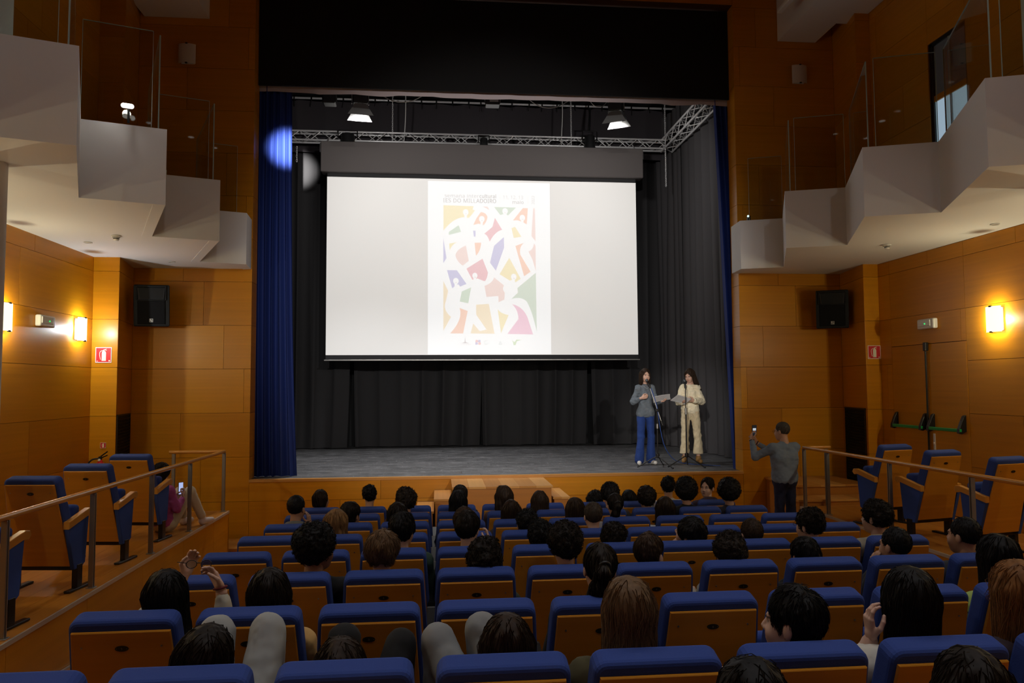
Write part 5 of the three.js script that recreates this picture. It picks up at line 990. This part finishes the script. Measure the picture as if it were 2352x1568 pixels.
// fourth row
seated('tall dark afro head with black top on the left', 2, -1.7, 1.27, { hair: H.afro(black, { t: 0.04 }), yaw: -0.7, top: [12, 12, 13], sw: 0.19, hs: 1.0, skin: tan });
seated('light brown tousled head, third row left of the centre', 2, -1.31, 1.217, { hair: H.short(lightBrown, { t: 0.026, lump: 0.014, spike: 0.016 }), top: [90, 90, 92], skin: pale, hs: 0.98 });
seated('tall bushy dark brown hair with shaved nape at the centre', 2, -0.185, 1.246, { hair: H.curly(darkBrown, { t: 0.030, top: 0.02, nape: 0.03, amp: 0.008 }), top: [50, 50, 52], skin: pale, hs: 0.98 });
seated('short light brown head turned right, ear showing', 2, 0.354, 1.151, { hair: H.short(brown.map(c => c * 1.5), { t: 0.015, nape: 0.03 }), yaw: -0.7, top: [60, 60, 64], skin: pale, hs: 0.97 });
seated('low dark brown bushy head, third row right of the centre', 2, 0.87, 1.149, { hair: H.curly(darkBrown.map(c => c * 1.5), { t: 0.03, lump: 0.012 }), top: [150, 146, 140], skin: pale });
seated('dark brown head with thin glasses, fourth row right', 3, 1.88, 1.204, { hair: H.curly(darkBrown, { t: 0.024 }), specs: true, yaw: 0.45, top: [24, 26, 40], skin: pale });
seated('dark curly head in a pale hoodie near the right platform', 3, 2.42, 1.254, { hair: H.curly(darkBrown, { t: 0.028 }), yaw: 0.5, top: [150, 140, 120], skin: pale, hood: true });
// third row
seated('large dark brown curly head at the centre, third row', 2, -0.69, 1.147, { hair: H.curly(darkBrown, { t: 0.036, lump: 0.016 }), top: [56, 60, 44], hs: 1.0 });
seated('short dark straight head with black shoulders, third row right', 2, 1.37, 1.107, { hair: H.short(black, { t: 0.016 }), top: [16, 15, 17] });
seated('close-cropped black head touching its face, third row right', 2, 1.98, 1.147, { hair: H.buzz(black, { t: 0.008 }), arm: 'cheekL', yaw: 0.3, top: [40, 40, 44], skin: tan });
seated('close-cropped black head at the right end of the third row', 2, 2.46, 1.201, { hair: H.buzz(black, { t: 0.008 }), yaw: 0.35, top: [44, 46, 52], skin: tan });
// second row
seated('girl with long dark hair holding glasses above her head', 1, -2.245, 1.151, { hair: H.long(black, { len: 0.34, t: 0.02, sweep: 0.03 }), arm: 'up', top: [176, 172, 156], cuff: 0.8, watch: 'R', watchMat: clothMat([90, 20, 26]), skin: pale });
seated('long dark brown hair over a yellow top, second row left', 1, -1.77, 1.145, { hair: H.long(darkBrown, { len: 0.30, t: 0.02 }), top: [190, 150, 90] });
seated('dark brown ponytail over a black jacket, second row centre', 1, -0.169, 1.221, { hair: H.tail(darkBrown.map(c => c * 1.3), { t: 0.012 }), tie: true, top: [18, 18, 19], sw: 0.19, topName: 'jacket', roll: -0.06 });
seated('long black hair with a lime striped shirt, second row right', 1, 1.955, 1.214, { hair: H.long(black, { len: 0.3, t: 0.024 }), top: [150, 170, 90], stripes: true });
// nearest full row
const kn = (x, y, z) => V(x, y, z);
seated('dark brown hair slumped low, pale grey knees raised, nearest row left', 0, -1.8, 1.10, { hair: H.long(darkBrown, { len: 0.22, t: 0.022 }), roll: -0.3, lx: 0.0, knees: [kn(-0.10, 0.90, -0.76), kn(0.11, 0.90, -0.76)], top: [50, 46, 50], pants: [150, 152, 150], leg: 1.12 });
seated('low brown hair with black knees raised, nearest row', 0, -1.319, 1.035, { hair: H.bob(brown.map(c => c * 0.8), { len: 0.12, t: 0.018 }), knees: [kn(-0.05, 0.86, -0.74), kn(0.19, 0.83, -0.74)], top: [170, 140, 96], pants: [17, 17, 19] });
seated('straight brown hair with light jeans knees raised, nearest row centre', 0, -0.72, 1.10, { hair: H.long(brown, { len: 0.2, t: 0.018 }), knees: [kn(-0.25, 0.84, -0.74), kn(-0.06, 0.88, -0.74)], top: [60, 60, 64], pants: [128, 130, 130], leg: 1.1 });
seated('long light brown hair and olive jacket, nearest row centre right', 0, -0.264, 1.221, { hair: H.long(lightBrown, { len: 0.36, t: 0.02, strand: 0.04 }), top: [66, 60, 34], topName: 'jacket', arm: 'side', sw: 0.17 });
seated('dark short-haired boy in grey hoodie facing left, nearest row right', 0, 0.379, 1.167, { hair: H.short(black, { t: 0.018, spike: 0.012 }), yaw: 0.75, top: [112, 110, 108], hood: true, specs: false, skin: pale, hs: 1.0 });
seated('long black hair, hand in hair, cream sweater, nearest row right', 0, 0.848, 1.225, { hair: H.long(black, { len: 0.38, t: 0.022 }), arm: 'headL', top: [196, 190, 178], cuff: 0.72, sleeve: 1.25, skin: pale });
seated('long auburn hair at the right edge of the picture', 0, 1.30, 1.238, { hair: H.long(auburn, { len: 0.36, t: 0.02, strand: 0.04 }), top: [50, 36, 40] });
// two heads cut by the lower edge
seated('glossy black straight head cut off by the bottom edge', -1, -0.185, 1.178, { hair: H.bob(black, { len: 0.16, t: 0.014 }), top: [40, 40, 44] });
seated('glossy dark head cut off at the bottom right corner', -1, 0.398, 1.179, { hair: H.bob(darkBrown, { len: 0.16, t: 0.014 }), top: [40, 40, 44] });

// glasses held up by the girl in the second row
{ const t = thing('eyeglasses', 'dark framed glasses held up above the long-haired girl', 'glasses', [-2.16, 1.565, -4.0], 0.1); t.rotation.x = -0.3;
  for (const s of [-1, 1]) { const r = new THREE.TorusGeometry(0.025, 0.0022, 6, 24); r.scale(1, 0.78, 1); r.translate(s * 0.035, 0, 0); part('rim', r, M.blackMetal, t); const l = new THREE.CylinderGeometry(0.024, 0.024, 0.001, 20); l.rotateX(Math.PI / 2); l.scale(1, 0.78, 1); l.translate(s * 0.035, 0, 0); part('lens', l, M.glass, t); part('temple', rod(V(s * 0.06, 0.006, 0), V(s * 0.075, 0.0, 0.13), 0.002, 6), M.blackMetal, t); }
  part('bridge', rod(V(-0.011, 0.006, 0), V(0.011, 0.006, 0), 0.0022, 6), M.blackMetal, t); }

// seats of the main block
for (let k = 0; k <= 7; k++) for (let c = -3; c <= 6; c++) {
  const d = rowD(k), far = k > 3 ? `${NTH[7 - k]} row from the stage` : `${NTH[k]} row from the camera`;
  seat('theatre_seat', `wood-backed blue theatre seat, ${NTH[c + 3]} from the left, ${far}`, 'theatre seats in rows', colX(c), floorY(d), -d, 0, c + 4, c === -3, !!seatsTaken[k + '_' + c], true);
}
for (const [k, c, l] of [[-1, 1, 'blue theatre seat of the black-haired person at the bottom edge'], [-1, 2, 'blue theatre seat of the person at the bottom right']])
  seat('theatre_seat', l, 'theatre seats in rows', colX(c), floorY(rowD(k)), -rowD(k), 0, c + 4, true, true, true);
// single chairs on the platforms
[[5.72, 'cut by the left edge of the picture'], [6.82, 'nearest whole one'], [7.88, 'in the middle'], [8.98, 'nearest the stage, beside the sitting girl']].forEach(([d, l], i) => seat('platform_chair', `blue and wood chair on the left platform, ${l}`, 'chairs on the left platform', -4.37 - 0.02 * i, PLAT, -d, -0.12, 4 - i, true, false));
[[8.85, 'nearest the stage'], [8.02, 'in the middle'], [7.17, 'nearest the right edge']].forEach(([d, l], i) => seat('platform_chair', `blue and wood chair on the right platform, ${l}`, 'chairs on the right platform', [4.62, 4.66, 4.78][i], PLAT, -d, 0.22, i + 1, true, false));
// ------------------------------------------------------------------ two girls on the stage
const E3 = (x, y, z) => new THREE.Euler(x, y, z, 'YXZ');
function standing(o) {                                   // facing -z, feet at y 0
  const J = { right: V(1, 0, 0), pv: V(0, 0.97, 0), ch: V(0, 1.25, 0.005), nb: V(0, 1.435, 0.015), hc: V(0, 1.59, -0.015), hr: E3(0, 0, 0), sL: V(-0.128, 1.37, 0.01), sR: V(0.128, 1.37, 0.01), hL: V(-0.08, 0.91, 0), hR: V(0.08, 0.91, 0), kL: V(-0.095, 0.5, -0.01), kR: V(0.095, 0.5, -0.01), aL: V(-0.105, 0.09, 0.02), aR: V(0.105, 0.09, 0.02), tL: V(-0.115, 0.04, -0.13), tR: V(0.115, 0.04, -0.13) };
  return Object.assign(J, o);
}
const FINE = { cell: 0.014, clothCell: 0.011, hcell: 0.0042, hairCell: 0.006, handCell: 0.0045, shoeCell: 0.008, strands: 1400, handScale: 0.9 };
{
  const t = person('girl in grey puff-sleeved top and blue jeans at the left microphone', [2.72, STAGE, -13.38], Math.PI + 0.12);
  const J = standing({ hr: E3(-0.05, 0.05, 0.03), eR: V(0.215, 1.12, 0.03), wR: V(0.125, 1.19, -0.15), dR: V(-0.75, 0.25, -0.5), pR: V(-0.4, 0.3, 1), eL: V(-0.215, 1.11, 0.02), wL: V(-0.245, 1.13, -0.16), dL: V(-0.35, 0.1, -1), pL: V(0.5, 0.8, 0.1), aL: V(-0.1, 0.09, 0.03), aR: V(0.13, 0.09, 0.0), tL: V(-0.13, 0.045, -0.10), tR: V(0.18, 0.045, -0.12) });
  figure(t, J, { ...FINE, hs: 0.94, skin: [0.56, 0.34, 0.25], hair: H.long(brown, { len: 0.24, t: 0.011, s: 3 }), top: [96, 104, 112], topName: 'blouse', pants: [26, 54, 116], leg: 0.98, flare: 0.034, hem: 1.0, hemFloor: 0.02, shoes: [214, 210, 204], sleeve: 1.12, puff: true, peplum: true, hemY: 0.84, cuff: 0.86, cuffR: 1.0, curlR: 0.95, curlL: 0.7, tr: 0.08, hw: 0.04, shR: 0.045, low: 0.03, seed: 71, wrinkle: 0.007 });
  const g = tube([V(-0.05, 1.40, -0.06), V(-0.02, 1.36, -0.095), V(0.02, 1.36, -0.095), V(0.05, 1.40, -0.06)], 0.0018); part('necklace', g, M.alu, t);
}
{
  const t = person('girl in cream sweater and cream trousers at the right microphone', [3.60, STAGE, -13.55], Math.PI - 0.35);
  const J = standing({ hr: E3(-0.36, -0.42, -0.02), hc: V(0.0, 1.585, -0.03), eR: V(0.205, 1.11, -0.05), wR: V(0.13, 1.10, -0.22), dR: V(-0.5, 0.25, -0.9), pR: V(-0.4, 0.9, 0), eL: V(-0.21, 1.12, -0.01), wL: V(-0.07, 1.13, -0.22), dL: V(0.85, 0.2, -0.5), pL: V(0.2, 0.6, 0.9), aL: V(-0.13, 0.1, 0.0), aR: V(0.12, 0.1, 0.03), kL: V(-0.12, 0.5, -0.01), tL: V(-0.17, 0.045, -0.12), tR: V(0.13, 0.045, -0.11) });
  figure(t, J, { ...FINE, hs: 0.94, skin: [0.55, 0.33, 0.24], hair: H.long(brown, { len: 0.30, t: 0.013, sweep: -0.05, s: 8 }), top: [226, 214, 184], pants: [206, 190, 156], leg: 1.02, flare: 0.034, hem: 0.86, hemFloor: 0.17, shoes: [150, 112, 62], boot: true, sleeve: 1.2, cuffR: 1.25, cuff: 0.88, tr: 0.1, hw: 0.04, shR: 0.05, low: 0.045, waist: 1.08, hemY: 0.80, curlR: 0.7, curlL: 0.7, seed: 83, wrinkle: 0.011 });
}
const paperTex = dataTex(128, 128, (u, v) => { const row = Math.floor(v * 26), on = v * 26 % 1 > 0.45 && u > 0.1 && u < 0.65 + 0.25 * hash3(row, 3, 4) && row > 2 && row < 24; return on && hash3(Math.floor(u * 60), row, 2) > 0.25 ? 0.8 : 0.9; }, true);
const paperMat = new THREE.MeshStandardMaterial({ map: paperTex, roughness: 0.8, side: THREE.DoubleSide });
function papers(label, p, eul) {
  const t = thing('paper_sheets', label, 'papers', p); t.rotation.set(...eul, 'YXZ');
  for (let i = 0; i < 3; i++) { const g = new THREE.BoxGeometry(0.297, 0.21, 0.0008, 8, 6, 1), q = g.attributes.position; for (let j = 0; j < q.count; j++) q.setZ(j, q.getZ(j) + 0.05 * q.getX(j) ** 2 * 8 + i * 0.0016); g.rotateZ((i - 1) * 0.05); g.computeVertexNormals(); part('sheet', g, paperMat, t); }
}
papers('white paper sheets held open by the girl in grey', [2.94, STAGE + 1.19, -13.12], [1.05, 0.1, 0.4]);
papers('white paper sheets held by the girl in cream', [3.34, STAGE + 1.16, -13.28], [1.0, -0.15, -0.5]);
function micStand(label, x, z, h, boom, turn) {
  const t = thing('microphone_stand', label, 'microphone stand', [x, STAGE, z], turn);
  part('hub', merge([rbox(0.06, 0.08, 0.06, 0.02, 0, 0.2, 0)]), M.blackMetal, t);
  for (let i = 0; i < 3; i++) { const a = i * 2.094 + 0.5; const l = part('leg', rod(V(0, 0.2, 0), V(Math.sin(a) * 0.34, 0.018, Math.cos(a) * 0.34), 0.0095, 8), M.blackMetal, t); part('rubber_foot', rod(V(Math.sin(a) * 0.325, 0.026, Math.cos(a) * 0.325), V(Math.sin(a) * 0.36, 0.012, Math.cos(a) * 0.36), 0.014, 8), M.black, l); }
  part('pole', merge([rod(V(0, 0.18, 0), V(0, h * 0.72, 0), 0.0125, 12), rod(V(0, h * 0.7, 0), V(0, h, 0), 0.009, 12)]), M.blackMetal, t);
  part('clutch', rod(V(0, h * 0.68, 0), V(0, h * 0.76, 0), 0.02, 12), M.steel, t);
  const mic = (p, dir) => { const d = dir.clone().normalize(), q = new THREE.Quaternion().setFromUnitVectors(V(0, 1, 0), d), m = part('microphone', (() => { const g = new THREE.LatheGeometry([[0, -0.09], [0.011, -0.09], [0.013, -0.05], [0.018, 0.05], [0, 0.05]].map(v => new THREE.Vector2(...v)), 16); g.applyQuaternion(q); g.translate(p.x, p.y, p.z); return g; })(), M.blackMetal, t);
    part('mic_grille', (() => { const g = new THREE.SphereGeometry(0.026, 16, 12); g.scale(1, 1.15, 1); g.translate(0, 0.065, 0); g.applyQuaternion(q); g.translate(p.x, p.y, p.z); return g; })(), new THREE.MeshStandardMaterial({ color: lin(0.09, 0.1, 0.11), metalness: 0.6, roughness: 0.45 }), m);
    part('mic_clip', (() => { const g = rod(V(0, -0.06, 0), V(0, -0.01, 0), 0.02, 12); g.applyQuaternion(q); g.translate(p.x, p.y, p.z); return g; })(), M.black, m); };
  if (boom) { part('boom', rod(V(...boom[0]), V(...boom[1]), 0.008, 10), M.steel, t); part('boom_grip', rod(V(...boom[0]), V(...boom[0]).lerp(V(...boom[1]), 0.12), 0.013, 10), M.blackMetal, t); part('boom_joint', rbox(0.05, 0.05, 0.05, 0.012, 0, h, 0), M.blackMetal, t); mic(V(...boom[1]).add(V(-0.02, 0.06, -0.01)), V(-0.3, 0.8, -0.35)); }
  else mic(V(0, h + 0.09, -0.01), V(0, 1, -0.25));
}
micStand('black tripod boom microphone stand before the girl in grey', 2.80, -12.93, 0.98, [[0.095, 0.72, 0.0], [-0.10, 1.38, -0.08]], 0);
micStand('black straight tripod microphone stand before the girl in cream', 3.32, -12.95, 1.33, null, 0.2);
solo('microphone_cable', tube([V(2.72, STAGE + 1.36, -12.98), V(2.80, STAGE + 1.05, -12.93), V(2.84, STAGE + 0.72, -12.92), V(2.93, STAGE + 0.36, -12.95), V(3.08, STAGE + 0.16, -13.05), V(3.26, STAGE + 0.06, -13.2), V(3.5, STAGE + 0.012, -13.3), V(3.9, STAGE + 0.012, -12.9)], 0.006, 60), new THREE.MeshStandardMaterial({ color: srgb(40, 76, 150), roughness: 0.5 }), 'blue microphone cable looping from the boom stand to the floor', 'cable');

// ------------------------------------------------------------------ man taking a picture with his phone
{
  const y0 = 0.17, t = person('man in grey-blue sweater raising a phone, seen from behind', [3.84, y0, -10.3], 0.22);
  const J = standing({ pv: V(0, 0.98, 0), ch: V(0, 1.26, 0.0), nb: V(0.0, 1.455, 0.0), hc: V(-0.005, 1.625, -0.03), hr: E3(-0.02, 0.35, 0), sL: V(-0.185, 1.40, 0), sR: V(0.185, 1.40, 0), eL: V(-0.36, 1.27, -0.16), wL: V(-0.33, 1.49, -0.27), dL: V(0.05, 1, -0.15), pL: V(0.8, 0, 0.4), eR: V(0.12, 1.24, -0.28), wR: V(-0.14, 1.44, -0.42), dR: V(-0.6, 0.8, 0.1), pR: V(-0.5, 0.1, -0.8), aL: V(-0.11, 0.09, 0.0), aR: V(0.11, 0.09, 0.02) });
  figure(t, J, { ...FINE, hs: 1.0, skin: [0.52, 0.31, 0.22], hair: { style: 'buzz', t: 0.008, color: HAIR.grey, amp: 0.0015, freq: 90, strand: 0.003, spike: 0.003, nape: 0.04, s: 4 }, brow: [0.06, 0.05, 0.045], top: [112, 126, 146], pants: [26, 32, 62], shoes: [40, 34, 30], sleeve: 1.08, tr: 0.132, hw: 0.075, waist: 1.0, hemY: 0.90, curlL: 0.8, curlR: 0.6, seed: 91, handScale: 1, handCell: 0.005, wrinkle: 0.006, cuff: 0.88 });
  spectacles(t, J, 1);
  for (const [w, e] of [[J.wL, J.eL], [J.wR, J.eR]]) { const g = new THREE.TorusGeometry(0.031, 0.007, 6, 18); g.applyQuaternion(new THREE.Quaternion().setFromUnitVectors(V(0, 0, 1), V().subVectors(w, e).normalize())); g.translate(w.x, w.y, w.z); part('wristwatch', g, M.black, t); }
}
{
  const t = thing('mobile_phone', 'dark phone with lit screen held up by the standing man', 'phone', [3.50, 1.80, -10.50], 0.15); t.rotation.order = 'YXZ'; t.rotation.x = 0.1;
  part('phone_case', rbox(0.075, 0.155, 0.01, 0.004), M.black, t);
  const cv = document.createElement('canvas'); cv.width = 64; cv.height = 128; const c = cv.getContext('2d'); c.fillStyle = '#1a1c20'; c.fillRect(0, 0, 64, 128); c.fillStyle = '#c9d2da'; c.fillRect(8, 34, 48, 30); c.fillStyle = '#394050'; c.fillRect(4, 70, 56, 26);
  const tex = new THREE.CanvasTexture(cv); tex.colorSpace = THREE.SRGBColorSpace; const g = new THREE.PlaneGeometry(0.068, 0.146); g.translate(0, 0, 0.0056); part('screen', g, new THREE.MeshStandardMaterial({ color: lin(0.02, 0.02, 0.02), emissive: lin(1, 1, 1), emissiveMap: tex, emissiveIntensity: 0.8, roughness: 0.2 }), t);
}
// ------------------------------------------------------------------ girl sitting on the left platform
{
  const t = person('girl in pink top and cream trousers sitting on the left platform with a phone', [-4.3, PLAT, -9.72], -0.45);
  const J = { right: V(1, 0, 0), pv: V(0, 0.12, 0.0), ch: V(0, 0.37, 0.06), nb: V(-0.01, 0.55, 0.05), hc: V(-0.03, 0.70, 0.0), hr: E3(-0.45, -0.2, 0), sL: V(-0.15, 0.5, 0.05), sR: V(0.14, 0.5, 0.04), eL: V(-0.2, 0.27, -0.05), wL: V(-0.02, 0.36, -0.24), dL: V(0.4, 0.6, -0.6), pL: V(0.6, 0, 0.6), eR: V(0.2, 0.28, -0.02), wR: V(0.10, 0.38, -0.22), dR: V(-0.1, 0.8, -0.4), pR: V(-0.6, 0, 0.7), hL: V(-0.08, 0.1, -0.05), hR: V(0.08, 0.1, -0.05), kL: V(-0.08, 0.43, -0.36), kR: V(0.10, 0.45, -0.34), aL: V(-0.12, 0.09, -0.46), aR: V(0.12, 0.09, -0.54), tL: V(-0.12, 0.045, -0.60), tR: V(0.14, 0.045, -0.68) };
  figure(t, J, { ...FINE, clothCell: 0.012, cell: 0.016, hs: 0.92, skin: pale, hair: H.long(darkBrown.map(c => c * 1.3), { len: 0.2, t: 0.02, s: 5 }), top: [172, 78, 142], topName: 'blouse', pants: [200, 186, 160], shoes: [214, 196, 188], hem: 0.9, curlR: 0.8, seed: 97, tr: 0.1, hw: 0.045 });
  const p = thing('mobile_phone', 'slim glowing phone held by the girl on the platform', 'phone', [-4.17, PLAT + 0.49, -9.96], 1.0);
  part('phone_case', rbox(0.07, 0.15, 0.009, 0.004), M.black, p); const g = new THREE.PlaneGeometry(0.064, 0.142); g.translate(0, 0, 0.0052); part('screen', g, new THREE.MeshStandardMaterial({ color: lin(0.02, 0.02, 0.02), emissive: lin(0.5, 0.6, 1), emissiveIntensity: 0.8 }), p);
}
renderer.render(scene, camera);
